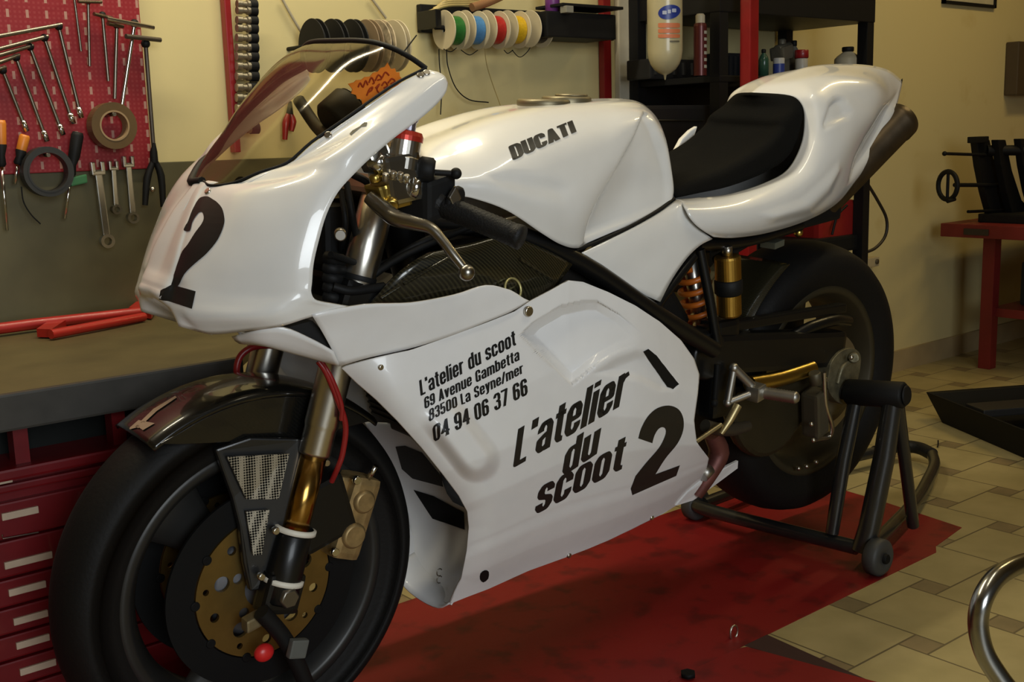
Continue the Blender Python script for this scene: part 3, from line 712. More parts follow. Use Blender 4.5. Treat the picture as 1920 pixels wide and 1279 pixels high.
# rear face of the tail under its tip
l = [r[-1] for r in TLG]
ur = []
for p in l[::3]: ur.append([p, V((p.x, p.y*.5, p.z+.004)), V((p.x, 0, p.z+.006)), V((p.x, -p.y*.5, p.z+.004)), V((p.x, -p.y, p.z))])
patch('undertray', ur, BLACKM, bike, 1, 1, thick=.003)
Mesh().prism([B(u, v, .115) for u, v in [(1257, 306), (1266, 288), (1280, 262), (1296, 246), (1309, 238), (1302, 258), (1284, 288), (1264, 316), (1255, 330)]], (0, .012, 0)).build('seat_rim', WHITE, tl, bevel=.003)
ED_ = [B(*p) for p in [(1267, 377, -.105), (1310, 374, -.110), (1367, 367, -.113), (1433, 346, -.115), (1477, 320, -.113), (1503, 270, -.108), (1508, 217, -.100), (1497, 190, -.085), (1473, 181, -.060), (1410, 177, 0)]]
apex = ED_[-1]; rows = []
for i, p in enumerate(ED_):
    off = [V((0, 0, .014)), V((0, 0, .030)), V((0, 0, .046)), V((0, 0, .064)), V((-.014, 0, .076)), V((-.046, 0, .046)), V((-.022, 0, .010)), V((-.008, 0, -.002)), V((-.008, 0, -.002)), V((-.008, 0, -.002))][i]
    cx = p.x if i < 5 else p.x+(apex.x-p.x)*min(1, (i-4)/3)*.8
    cz = p.z
    r = []
    for t in (1, .9, .6, .3, 0):
        kk = 1-t**2.5
        r.append(V((p.x+(cx-p.x)*kk, p.y*t*.995, cz))+off*(1 if t < .95 else .35))
    rows.append(r)
pad, PADG = patch('seat_pad', rows, FOAM, bike, 4, 4, mir=True, thick=.006)
# ---- airbox duct in carbon weave, behind the handlebar
CD = [
 [(690, 575, -.13), (740, 520, -.15), (775, 492, -.155), (800, 478, -.155)],
 [(790, 572, -.15), (820, 530, -.165), (850, 490, -.17), (880, 460, -.165)],
 [(900, 560, -.165), (915, 520, -.178), (930, 480, -.178), (950, 445, -.17)],
 [(985, 575, -.168), (1000, 540, -.178), (1010, 505, -.176), (1020, 470, -.168)],
 [(1040, 545, -.165), (1050, 528, -.168), (1062, 512, -.166), (1072, 498, -.162)],
]
cdp, CDG = patch('air_duct', [Bs(r) for r in CD], CARBON, bike, 4, 4, mir=True, thick=.004)
for a, b_ in [((757, 535, -.168), (842, 486, -.176)), ((715, 562, -.155), (750, 540, -.160)), ((975, 488, -.184), (1036, 528, -.176))]:
    Mesh().tube([B(*a), B(*b_)], .0028, 6).build('duct_ridge', CARBON, cdp)
Mesh().lathe([(.016, 0), (.019, 0), (.019, .004), (.016, .004)], B(960, 545, -.185), (0.1, -1, .3), 24, closed=True).build('duct_clip', mat('pale_gold_ring', (.6, .55, .25), .4, .7), cdp)

# ---- frame
fr = Mesh()
for s in (1, -1):
    for pts, r in [([(.33, -.045, .835), (.42, -.125, .825), (.565, -.150, .765), (.74, -.163, .66), (.915, -.168, .563)], .0165),
                   ([(.34, -.045, .76), (.50, -.12, .70), (.70, -.14, .60)], .013), ([(.45, -.130, .81), (.58, -.140, .64)], .012), ([(.72, -.150, .67), (.62, -.14, .52)], .012)]:
        fr.tube([V((x, y*s, z)) for x, y, z in pts], r, 12, sub=4)
    for pts, r in [([(1312, 470, -.14), (1330, 560, -.15), (1345, 652, -.155)], .010), ([(1300, 482, -.14), (1240, 562, -.15), (1225, 590, -.155)], .010), ([(1308, 462, -.13), (1400, 455, -.115), (1500, 425, -.1)], .011)]:
        fr.tube([V((p.x, p.y*s, p.z)) for p in Bs(pts)], r, 10, sub=3)
fr.tube([V((.33, 0, .74)), V((.29, 0, .87))], .035, 20)
frame = fr.build('frame', BLACK, bike)
Mesh().obox(B(1345, 690, -.115), (.035, 0, 0), (0, .025, 0), (0, 0, .10), bev=.012).build('pivot_plate', BLACK, bike)
# engine and inner dark mass
mb = Mesh(); mb.obox((.62, 0, .47), (.20, 0, .05), (0, .12, 0), (-.03, 0, .13), bev=.02)
mb.cyl((.70, -.15, .40), (.70, .15, .40), .11, n=32, bev=.01); mb.cyl((.84, -.13, .42), (.84, .13, .42), .085, n=32, bev=.01)
mb.obox((.52, 0, .66), (.10, 0, .04), (0, .08, 0), (-.03, 0, .07), bev=.015); mb.obox((.85, 0, .60), (.06, 0, .06), (0, .07, 0), (-.05, 0, .06), bev=.015)
mb.prism(Bs([(880, 470, -.13), (960, 440, -.13), (1060, 500, -.13), (1130, 530, -.13), (1090, 580, -.13), (960, 600, -.13)]), (0, .2, 0))
mb.build('engine', mat('dark_engine_casting', (.012, .011, .010), .5, .4, bump=.3), bike)
# radiator and oil cooler seen in the wheel opening
mb = Mesh(); mb.obox((.335, 0, .545), (.012, 0, .004), (0, .165, 0), (-.03, 0, .10), bev=.006)
for k in range(16):
    z = -.085+.0113*k; mb.box((-.003+.335-.030*z/.1-.014, -.16, .545+z), (.335-.030*z/.1-.010, .16, .545+z+.004))
mb.build('radiator', mat('radiator_fins', (.055, .05, .042), .5, .6), bike)
# inner duct of the far side with its cooler windows
DL = [(684, 794), (712, 845), (737, 899), (755, 945), (766, 990), (769, 1044), (805, 1114), (842, 1136)]
DR = [(742, 796), (792, 842), (828, 888), (864, 938), (884, 972), (886, 1040), (872, 1090), (846, 1136)]
YL = [.135, .14, .14, .135, .13, .11, .03, -.075]; YR = [.10, .085, .07, .04, .02, -.02, -.06, -.085]
rows = [[B(a[0]+(b_[0]-a[0])*t, a[1]+(b_[1]-a[1])*t, ya+(yb-ya)*t) for t in (0, .33, .66, 1)] for a, b_, ya, yb in zip(DL, DR, YL, YR)]
duct, DG = patch('inner_duct', rows, WHITE2, bike, 4, 4, thick=.003)
decal('cooler_mesh', mat('dark_cooler_mesh', (.03, .028, .024), .6, bump=.6, bscale=500), duct, [DG], poly_bm([[(742, 838), (760, 836), (792, 849), (828, 893), (832, 914), (774, 898), (754, 880)]]), .003)
decal('duct_opening', BLACKM, duct, [DG], poly_bm([[(776, 919), (814, 931), (871, 962), (873, 996), (812, 974)]]), .003)
ce = B(824, 1082, .0)
Mesh().tube([ce+V((math.cos(a)*.006*(1 if k < 9 else 1), 0, .007*math.sin(a)+(.007 if k < 9 else -.007))) for k, a in enumerate([.6+.55*i for i in range(9)]+[.6+.55*i for i in range(9)])], .0012, 6).build('spring_clip', STEEL, duct)
# ---- wheels
def spoke(mb, c, ang, y0, r_in, r_out, w0, w1, t0, t1):
    d = V((math.cos(ang), 0, math.sin(ang))); p = V((-d.z, 0, d.x)); rings = []
    for k in range(9):
        t = k/8; r = r_in+(r_out-r_in)*t; wd = w0+(w1-w0)*t**1.2-.012*math.sin(PI*t); th = t0+(t1-t0)*t
        cc = V(c)+d*r+V((0, y0, 0)); rings.append([cc+p*(wd*math.cos(a))*(1)+V((0, th*math.sin(a), 0)) for a in [2*PI*i/16 for i in range(16)]])
    vs = [q for r in rings for q in r]
    mb.add(vs, [(i*16+j, i*16+(j+1) % 16, (i+1)*16+(j+1) % 16, (i+1)*16+j) for i in range(8) for j in range(16)])
def wheel(name, c, R, hw, rimr, tire_rim, rimmat, spoke_a, rimlabel=None):
    e = Mesh()
    e.lathe([(.03, -.05), (.035, -.05), (.035, .05), (.03, .05)], c, YA, 32, closed=True)
    root = e.build(name, rimmat, bike)
    b = rimr
    pr = [(b-.006, -hw*.80), (b+.012, -hw*.93), (b+.035, -hw*.99), (R-.045, -hw*1.0), (R-.026, -hw*.93), (R-.014, -hw*.76), (R-.006, -hw*.52), (R-.001, -hw*.25), (R, 0)]
    pr = pr+[(r, -h) for r, h in reversed(pr[:-1])]
    Mesh().lathe(pr, c, YA, 128).build('tyre', RUBBER, root)
    rp_ = [(b+.004, -hw*.84), (b+.004, -hw*.80), (b-.010, -hw*.78), (b-.020, -hw*.60), (b-.030, -hw*.25), (b-.030, hw*.25), (b-.020, hw*.60), (b-.010, hw*.78), (b+.004, hw*.80), (b+.004, hw*.84),
           (b-.012, hw*.86), (b-.017, hw*.80), (b-.027, hw*.58), (b-.037, hw*.25), (b-.037, -hw*.25), (b-.027, -hw*.58), (b-.017, -hw*.80), (b-.012, -hw*.86)]
    Mesh().lathe(rp_, c, YA, 128, closed=True).build('rim', rimmat, root, rimlabel)
    for a in spoke_a:
        sp_ = Mesh(); spoke(sp_, c, a, 0, .03, b-.03, .034, .062, .026, .022); sp_.build('spoke', rimmat, root)
    return root
FC, RC = V((AX, 0, AZ)), V((RX, 0, RZ))
fwh = wheel('front_wheel', FC, .30, .06, .222, .2, RIMG, [math.radians(a) for a in (132, 252, 12)])
rwh = wheel('rear_wheel', RC, .318, .088, .222, .2, BRONZE, [math.radians(a) for a in (100, 220, 340)], 'dull bronze rim')
# brake discs with gold carriers
from mathutils.geometry import delaunay_2d_cdt
def carrier(y):
    r0_, r1_ = .034, .1135; loops = []
    def circ(cx, cz, r, n): return [(cx+r*math.cos(2*PI*i/n), cz+r*math.sin(2*PI*i/n)) for i in range(n)]
    loops.append(circ(0, 0, r1_, 96)); holes = [(0, 0, r0_)]
    for k in range(10):
        a = 2*PI*(k+.5)/10; rc, rr = (.089, .0075) if k % 2 else (.074, .0125); holes.append((rc*math.cos(a), rc*math.sin(a), rr))
    for k in range(5):
        a = 2*PI*(k+.1)/5; holes.append((.050*math.cos(a), .050*math.sin(a), .0085)); a += .63; holes.append((.098*math.cos(a-.3), .098*math.sin(a-.3), .005))
    for h in holes: loops.append(circ(*h, 40 if h[2] > .02 else 18))
    P, E_ = [], []
    for l in loops:
        n = len(P); P += [V(q) for q in l]; E_ += [(n+i, n+(i+1) % len(l)) for i in range(len(l))]
    P = [p.to_2d() for p in P]
    vo, eo, fo = delaunay_2d_cdt(P, E_, [], 0, 1e-6)[:3]
    m_ = Mesh()
    keep = []
    for f in fo:
        c = sum((vo[i] for i in f), V((0, 0)))/len(f)
        if c.length < r1_ and all((c-V(h[:2])).length > h[2]*.97 for h in holes): keep.append(tuple(f))
    for s_ in (-.003, .003): m_.add([FC+V((p.x, y+s_, p.y)) for p in vo], keep, False)
    for l in loops:
        n = len(l); m_.add([FC+V((q[0], y-.003, q[1])) for q in l]+[FC+V((q[0], y+.003, q[1])) for q in l], [(i, (i+1) % n, n+(i+1) % n, n+i) for i in range(n)], False)
    return m_
for s in (-1, 1):
    y = .062*s
    d = Mesh(); d.lathe([(.116, -.0025), (.160, -.0025), (.160, .0025), (.116, .0025)], FC+V((0, y, 0)), YA, 96, closed=True, smooth=False)
    dd = d.build('brake_disc', DKSTEEL, fwh)
    cv = carrier(y)
    cv.build('disc_carrier', CARRIER, fwh, 'gold disc carrier')
    for k in range(10):
        bt = Mesh(); a = 2*PI*k/10; p = FC+V((.1145*math.cos(a), y, .1145*math.sin(a))); bt.cyl(p-V((0, .005, 0)), p+V((0, .005, 0)), .0075, n=16, bev=.001)
        bt.build('disc_bobbin', DKSTEEL, fwh)
hb = Mesh(); hb.lathe([(.0, -.058), (.075, -.056), (.088, -.046), (.05, -.03), (.045, .03), (.088, .046), (.075, .056), (0, .058)], FC, YA, 40)
hb.build('hub', mat('blue_grey_hub', (.13, .13, .14), .5, .6), fwh)

# ---- fork
FD = (B(712, 365, -.103)-B(590, 850, -.103)).normalized()
FB0 = B(590, 850, -.103)
def fk(t, s=1, o=(0, 0, 0)): q = FB0+FD*t+V(o); return V((q.x, q.y*s, q.z))
RC_ = V((1, 0, 0))
for s in (1, -1):
    mb = Mesh(); ax = fk(.30, s)-fk(0, s)
    mb.lathe([(0, -.004), (.0235, -.004), (.0245, .0), (.0245, .036), (.0255, .040), (.0262, .044), (.0262, .27), (.0268, .272), (.0268, .415), (.022, .418), (0, .418)], fk(0, s), ax, 36)
    leg = mb.build('fork_leg', STEEL, bike, 'brushed steel fork leg with gold stanchion')
    rg = Mesh(); rg.lathe([(.0272, .268), (.0276, .269), (.0276, .275), (.0272, .276)], fk(0, s), ax, 36); rg.build('clamp_ring', BLACKM, leg)
    Mesh().cyl(fk(-.16, s), fk(.0, s), .0205, n=32).build('stanchion', TINGOLD, leg, 'gold inner tube')
    ft = Mesh(); a0, a1 = fk(-.235, s), fk(-.125, s)
    ft.cyl(a0, a1, .030, .027, n=28, bev=.004)
    axl = V((AX, -.103*s, AZ))
    ft.obox(axl+V((.004, 0, .004)), (.030, 0, -.008), (0, .018, 0), (.010, 0, .030), bev=.009)
    ft.obox(fk(-.13, s, (.055, .012, .02)), (.045, 0, .012), (0, .014, 0), (-.014, 0, .05), bev=.008)
    ft.build('fork_foot', BLACK, leg)
    for t in (-.126, -.205):
        Mesh().lathe([(.028, 0), (.0325, .001), (.0325, .008), (.028, .009)], fk(t, s), ax, 32).build('cable_tie', TIE, leg, 'white cable tie')
    Mesh().cyl(V((AX+.004, -.118*s, AZ+.004)), V((AX+.004, -.138*s, AZ+.004)), .0165, n=6, bev=.003).build('axle_nut', mat('dull_nut', (.20, .18, .15), .35, .9) if s == 1 else DKSTEEL, leg)
    # caliper
    cl = Mesh(); c0 = V((.146, -.077*s, .385))
    tdir = V((.36, 0, .93)); tdir.normalize(); n_ = V((tdir.z, 0, -tdir.x))
    cl.obox(c0, n_*.026, (0, .026, 0), tdir*.068, bev=.012)
    cl.cyl(c0+V((0, -.034*s, 0))+tdir*.030, c0+V((0, .01*s, 0))+tdir*.030, .019, n=20, bev=.004)
    cl.cyl(c0+V((0, -.034*s, 0))-tdir*.026, c0+V((0, .01*s, 0))-tdir*.026, .021, n=20, bev=.004)
    cl.obox(c0+n_*-.03+tdir*.01, n_*.012, (0, .010, 0), tdir*.05, bev=.006)
    cal = cl.build('brake_caliper', CALIPER, bike, 'weathered gold brake caliper')
    for t in (.062, -.055): Mesh().cyl(c0+V((0, -.026*s, 0))+tdir*t-n_*.028, c0+V((0, -.034*s, 0))+tdir*t-n_*.028, .007, n=12, bev=.001).build('caliper_bolt', CHROME, cal)
    Mesh().cyl(c0+tdir*.066+V((0, -.02*s, 0)), c0+tdir*.09+V((0, -.03*s, 0)), .005, n=10).build('bleed_nipple', CHROME, cal)
# brake hoses
def curve(name, pts, r, m_, parent=bike, **k): return Mesh().tube(pts, r, 10, sub=6).build(name, m_, parent, **k)
curve('brake_hose', Bs([(597, 680, -.128), (612, 702, -.134), (633, 752, -.136), (648, 800, -.132), (643, 850, -.125), (634, 878, -.12), (622, 905, -.105)]), .0045, REDHOSE, label='red brake hose')
curve('brake_hose', Bs([(604, 682, -.130), (622, 712, -.138), (640, 760, -.14), (640, 790, -.136)]), .0035, REDHOSE, label='red brake hose')
curve('brake_hose', Bs([(527, 652, .06), (498, 650, .08), (470, 655, .095), (450, 672, .10), (444, 700, .10), (456, 722, .10), (460, 760, .10)]), .0055, REDHOSE, label='red brake hose')
# lower triple clamp behind the nose keel
Mesh().obox(fk(.235, 1, (.02, .103, .0)), (.05, 0, -.02), (0, .13, 0), (.008, 0, .022), bev=.01).build('triple_clamp', BLACK, bike)
Mesh().obox(fk(.40, 1, (.025, .103, .0)), (.05, 0, -.02), (0, .13, 0), (.006, 0, .014), bev=.008).build('triple_clamp', ALU, bike)

# ---- front mudguard with the mesh cooling ducts
mg = Mesh(); pr = [(.300, -.067), (.306, -.065), (.3115, -.050), (.3145, -.025), (.3155, 0)]
pr = pr+[(r, -h) for r, h in reversed(pr[:-1])]
mg.lathe(pr, FC, YA, 48, a0=-math.radians(123), a1=-math.radians(47))
mud = mg.build('front_mudguard', FENDER, bike, 'black carbon front mudguard', thick=.003)
for s in (1, -1):
    ar = [FC+V((.300*math.cos(math.radians(a)), -.0685*s, .300*math.sin(math.radians(a)))) for a in range(114, 46, -4)]
    ch = [V((p.x, -.0685*s, p.z)) for p in Bs([(590, 820, -.0685), (520, 826, -.0685), (430, 832, -.0685), (340, 836, -.0685), (300, 835, -.0685)])]
    Mesh().prism(ar+ch, (0, .003*s, 0)).build('mudguard_skirt', FENDER, mud, bevel=.001)
    DU = [(404, 846, -.072), (470, 824, -.082), (560, 826, -.092), (600, 838, -.095), (590, 900, -.100), (566, 985, -.103), (545, 1060, -.104), (515, 1105, -.098), (470, 1112, -.09), (458, 1060, -.088), (450, 990, -.084), (436, 935, -.078)]
    pts = [V((p.x, p.y*s, p.z)) for p in Bs(DU)]
    dk = Mesh().prism(pts, (0, .012*s, 0)).build('cooling_duct', mat('satin_carbon', (.008, .008, .008), .38, coat=.3) if s == 1 else CARBON, mud, bevel=.003)
    if s == 1:
        Mesh().prism([p+V((-.003, -.008, 0)) for p in Bs([(425, 856, -.0785), (541, 850, -.0935), (521, 935, -.0935), (461, 935, -.0835)])], (0, .004, 0)).build('mesh_screen', WIREMESH, mud, 'silver wire mesh')
        Mesh().prism([p+V((-.003, -.008, 0)) for p in Bs([(460, 958, -.083), (504, 955, -.0905), (490, 1038, -.093), (474, 1040, -.0905)])], (0, .004, 0)).build('mesh_screen', WIREMESH, mud, 'silver wire mesh')
        for u, v in [(517, 998), (490, 1084), (612, 870)]:
            p = B(u, v, -.108); Mesh().cyl(p+V((0, .006, 0)), p-V((0, .004, 0)), .006, n=14, bev=.0015).build('bolt', STEEL, mud)
st = poly_bm([[(240, 812), (262, 793), (292, 799), (270, 812), (262, 806)], [(255, 806), (290, 772), (330, 748), (333, 751), (296, 776), (262, 808)]])
mgg = [[FC+V((r*math.cos(a), h, r*math.sin(a))) for r, h in pr] for a in [math.radians(123-76*i/48) for i in range(49)]]
decal('mudguard_sticker', mat('silver_sticker', (.45, .38, .26), .3, .3), mud, [mgg], st, .003)
# front axle end, red cap and dark strap
Mesh().sphere(B(495, 1226, -.118), .016, (1, .7, .9)).build('axle_plug', REDCAP, bike, 'bright red plastic plug')
mb = Mesh(); mb.tube(Bs([(490, 1150, -.125), (530, 1195, -.128), (555, 1240, -.13), (580, 1300, -.13)]), .013, 10, sub=3); mb.build('stand_arm', BLACKM, bike)
Mesh().obox(B(558, 1218, -.148), (.014, 0, -.004), (0, .006, 0), (.004, 0, .014), bev=.003).build('rubber_pad', mat('grey_pad', (.10, .105, .095), .6), bike)
Mesh().obox(B(478, 1165, -.11), (.018, 0, .004), (0, .01, 0), (0, 0, .010), bev=.004).build('axle_clamp', mat('dull_brass_clamp', (.25, .20, .11), .5, .7), bike)

# ---- handlebar, grip, clutch controls
hbp = [B(742, 372, -.12), B(800, 380, -.19), B(970, 446, -.32)]
hb = Mesh(); hb.tube([hbp[0], hbp[1], hbp[2]], .011, 16); hbar = hb.build('handlebar', BLACK, bike)
g0, g1 = B(822, 385, -.205), B(978, 449, -.325)
gd = (g1-g0).normalized(); gl = (g1-g0).length
gp = Mesh(); gp.lathe([(.011, 0), (.021, 0), (.021, .006), (.0165, .009)]+[(.0165+.0008*(k % 2), .012+.0035*k) for k in range(int((gl-.02)/.0035))]+[(.018, gl-.006), (.018, gl), (0, gl)], g0, gd, 24)
gp.build('grip', GRIP, hbar)
hb2 = Mesh(); hb2.tube([V((p.x, -p.y, p.z)) for p in hbp], .011, 16); hbar2 = hb2.build('handlebar', BLACK, bike)
g2 = Mesh(); g2.lathe([(.011, 0), (.021, 0), (.021, .006), (.0165, .009), (.0165, gl-.006), (.018, gl-.006), (.018, gl), (0, gl)], V((g0.x, -g0.y, g0.z)), V((gd.x, -gd.y, gd.z)), 24); g2.build('grip', GRIP, hbar2)
l2 = Mesh(); l2.tube([V((p.x, -p.y, p.z)) for p in Bs([(716, 392, -.21), (775, 421, -.265), (828, 452, -.30), (875, 514, -.33)])], [.011, .010, .008, .0065], 12, sub=4); l2.build('brake_lever', DKSTEEL, bike)
sw = Mesh(); sw.obox(B(800, 372, -.195), (.026, 0, .006), (-.01, .024, 0), (0, 0, .030), bev=.008); sw.obox(B(785, 400, -.18), (.018, 0, 0), (0, .02, 0), (0, 0, .016), bev=.006)
sw.cyl(B(845, 378, -.215), B(858, 384, -.225), .024, n=24, bev=.003)
sw.build('switch_block', BLACKM, hbar)
rs_ = Mesh().tube([B(785, 336, -.19), B(800, 340, -.2), B(815, 344, -.2)], .006, 10).build('red_button', REDCAP, hbar, 'red switch')
Mesh().obox(B(852, 373, -.235), (.006, 0, .008), (0, .003, 0), (-.005, 0, .009), bev=.002).build('clamp_screw', STEEL, hbar)

mb = Mesh(); c = B(742, 335, -.185)
mb.obox(c, (.030, 0, .004), (0, .026, 0), (-.006, 0, .034), bev=.007); mb.cyl(B(720, 318, -.19), B(700, 300, -.19), .014, n=20, bev=.002); mb.cyl(B(770, 352, -.205), B(785, 356, -.21), .016, n=20, bev=.002)
mb.obox(B(700, 292, -.17), (.014, 0, .01), (0, .02, 0), (-.01, 0, .018), bev=.004)
mcy = mb.build('clutch_master_cylinder', CHROME, bike, 'chrome clutch master cylinder with red capped reservoir')
rax = (B(757, 262, -.185)-B(748, 322, -.185)).normalized()
rb = B(750, 318, -.185)
Mesh().lathe([(0, 0), (.028, 0), (.028, .016), (.0255, .018), (.0255, .042), (0, .042)], rb, rax, 32, smooth=False).build('reservoir', STEEL, mcy)
Mesh().lathe([(0, .040), (.027, .040), (.027, .047), (.024, .053), (.012, .055), (0, .055)], rb, rax, 32, smooth=False).build('reservoir_cap', mat('red_anodised_cap', (.45, .03, .015), .35, .4), mcy)
Mesh().lathe([(0, .054), (.011, .054), (.011, .066), (.013, .067), (.013, .075), (.006, .082), (0, .083)], rb+V((.004, 0, 0)), rax, 20, smooth=False).build('bleed_fitting', mat('pale_violet_metal', (.42, .40, .48), .25, .9), mcy)
bb = Mesh(); bb.obox(B(728, 368, -.185), (.024, 0, .004), (0, .02, 0), (-.006, 0, .018), bev=.005); bb.cyl(B(705, 345, -.19), B(702, 330, -.19), .008, n=16, bev=.002); bb.cyl(B(733, 378, -.20), B(735, 390, -.215), .010, n=18, bev=.002)
bb.build('lever_pivot', BRASS, mcy, 'gold coloured pivot block')
cl_ = Mesh()
for i, (u, v) in enumerate([(722, 342), (736, 338), (750, 340), (762, 345)]): cl_.cyl(B(u, v, -.215), B(u+1, v-14, -.22), .0045, n=12, bev=.001)
cl_.build('adjuster_screws', STEEL, mcy)
kn = Mesh(); kn.cyl(B(783, 318, -.20), B(815, 323, -.215), .018, n=24, bev=.004); kn.tube(Bs([(815, 326, -.215), (850, 328, -.23)]), .0045, 12); kn.sphere(B(855, 328, -.232), .0085)
kn.build('adjuster_knob', BLACKM, mcy)
lv = Mesh(); lv.tube(Bs([(692, 372, -.19), (716, 392, -.21), (742, 412, -.24), (775, 421, -.265), (806, 430, -.285), (828, 452, -.30), (848, 478, -.315), (868, 503, -.328)]), [.010, .012, .012, .010, .0085, .0075, .007, .0062], 14, sub=4, flat=(0, 0, 1)); lv.sphere(B(875, 514, -.332), .0115, n=20)
lv.build('clutch_lever', mat('satin_lever_alloy', (.30, .28, .24), .3, 1.0), mcy)
# cables and clutter inside the cut-out
ins = Mesh()
for pts, r in [([(650, 345, -.10), (660, 400, -.12), (668, 450, -.10)], .005), ([(640, 360, -.08), (648, 420, -.1), (640, 470, -.06)], .0045), ([(662, 330, -.12), (690, 345, -.14), (712, 372, -.14)], .006),
               ([(620, 480, -.14), (700, 500, -.10), (780, 470, -.10)], .005), ([(670, 540, -.12), (760, 480, -.12), (900, 420, -.13)], .006), ([(690, 520, -.10), (800, 452, -.12), (905, 430, -.13)], .0055), ([(625, 540, -.12), (660, 548, -.13), (720, 540, -.13)], .007)]:
    ins.tube(Bs(pts), r, 8, sub=4)
ins.build('cables', BLACKM, bike)
hr = Mesh()
for k in range(5):
    y = 485+18*k; hr.tube(Bs([(612, y, -.10), (625, y+4, -.11), (640, y+6, -.10)]), .010, 10, sub=3)
hr.obox(B(630, 440, .0), (.05, 0, 0), (0, .05, 0), (0, 0, .05), bev=.01); hr.obox((.05, 0, .80), (.05, 0, 0), (0, .07, 0), (0, 0, .06), bev=.02)
hr.build('headlight_subframe', BLACKM, bike)
kb = B(638, 440, -.13); Mesh().cyl(kb, kb+V((-.012, -.02, 0)), .009, n=18, bev=.002).build('mounting_knob', STEEL, bike)
# instruments behind the screen
gg = Mesh(); c = B(645, 212, .0); dn = V((.75, 0, .55)); dn.normalize()
gg.cyl(c-dn*.03, c+dn*.02, .034, n=32, bev=.006); ga = gg.build('tachometer', BLACKM, bike)
Mesh().cyl(c+dn*.020, c+dn*.0215, .029, n=32).build('dial', mat('dark_dial', (.05, .05, .04), .3), ga)
br2 = Mesh(); br2.tube(Bs([(560, 190, .12), (590, 235, .07), (612, 258, 0)]), .010, 10, sub=4); br2.tube(Bs([(612, 258, 0), (640, 262, -.05), (680, 250, -.08)]), .010, 10, sub=4)
br2.build('instrument_bracket', BLACKM, bike)

# ---- rear end
mb = Mesh(); A_ = V((.925, -.12, .545)); E_ = V((1.40, -.115, .49))
mb.obox((A_+E_)/2+V((0, 0, .0)), (E_-A_)/2, (0, .028, 0), (.004, 0, .040), bev=.012)
mb.obox(V((1.17, -.118, .585)), (.24, 0, -.005), (0, .012, 0), (0, 0, .010), bev=.004)
mb.cyl((.93, -.15, .545), (.93, .12, .545), .05, n=28, bev=.006)
swa = mb.build('swingarm', BLACK, bike)
sk = smooth_poly([(1378, 742), (1420, 728), (1478, 722), (1528, 706), (1552, 716), (1540, 762), (1505, 800), (1470, 845), (1430, 862), (1396, 842), (1376, 790)], 3)
Mesh().prism([B(u, v, -.125) for u, v in sk], (0, .035, 0)).build('swingarm_casting', TANP, swa, 'bronze casting', bevel=.012)
br3 = Mesh(); br3.tube(Bs([(1405, 722, -.14), (1460, 712, -.14), (1522, 692, -.14)]), .017, 20, sub=3)
br3.build('brass_tube', BRASS, swa, 'bright brass tube')
hub = Mesh(); hc = V((1.41, 0, .398))
hub.lathe([(0, -.150), (.024, -.150), (.028, -.145), (.032, -.120), (.060, -.116), (.090, -.108), (.094, -.09), (.05, -.085), (.05, .08), (0, .08)], hc, YA, 48)
hu = hub.build('rear_hub', mat('dull_hub_alloy', (.15, .135, .085), .5, .6, var=.2), rwh)
hd = Mesh(); hd.lathe([(.095, -.098), (.118, -.098), (.118, -.093), (.095, -.093)], hc, YA, 64, closed=True, smooth=False); hd.build('rear_brake_disc', ALU, rwh)
cb = Mesh(); cp = smooth_poly([(1555, 700), (1560, 680), (1578, 660), (1600, 655), (1614, 668), (1612, 700), (1602, 735), (1586, 760), (1566, 752), (1553, 730)], 3)
cb.prism([B(u, v, -.150) for u, v in cp], (0, .03, 0)); cb.cyl(B(1600, 672, -.152), B(1601, 673, -.165), .012, n=18, bev=.002); cb.tube(Bs([(1570, 720, -.152), (1580, 690, -.153), (1604, 676, -.153)]), .006, 10, sub=4); cb.build('rear_caliper_bracket', mat('bracket_alloy', (.17, .15, .09), .5, .6, var=.35, scale=50, bump=.6), bike, bevel=.006)
cb = Mesh(); cb.obox(B(1528, 775, -.16), (.020, 0, .006), (0, .022, 0), (-.008, 0, .05), bev=.008); cb.cyl(B(1527, 700, -.17), B(1530, 722, -.17), .013, n=20, bev=.002)
rcal = cb.build('rear_brake_caliper', mat('dark_caliper', (.12, .105, .07), .5, .7), bike)
cb = Mesh(); cb.tube(Bs([(1545, 700, -.18), (1548, 760, -.18), (1560, 800, -.18), (1555, 820, -.17), (1530, 826, -.17)]), .005, 8, sub=4)
for u, v in [(1521, 797), (1525, 827), (1497, 880), (1512, 876), (1530, 868), (1548, 714), (1596, 672)]: Mesh().sphere(B(u, v, -.175 if v < 850 else -.09), .0055).build('hub_bolt', STEEL, rcal)
cb.build('brake_line', STEEL, rcal)
# hanging brake torque arm and chain guard
Mesh().tube(Bs([(1480, 636, -.12), (1520, 615, -.13), (1565, 602, -.13), (1590, 604, -.12)]), .013, 12, sub=3).build('chain_guard', BLACK, bike)
hg = Mesh(); hg.lathe([(.335, -.09), (.338, -.05), (.338, .05), (.335, .09)], RC, YA, 20, a0=-math.radians(172), a1=-math.radians(120)); hg.build('rear_hugger', CARBON, bike, thick=.003)
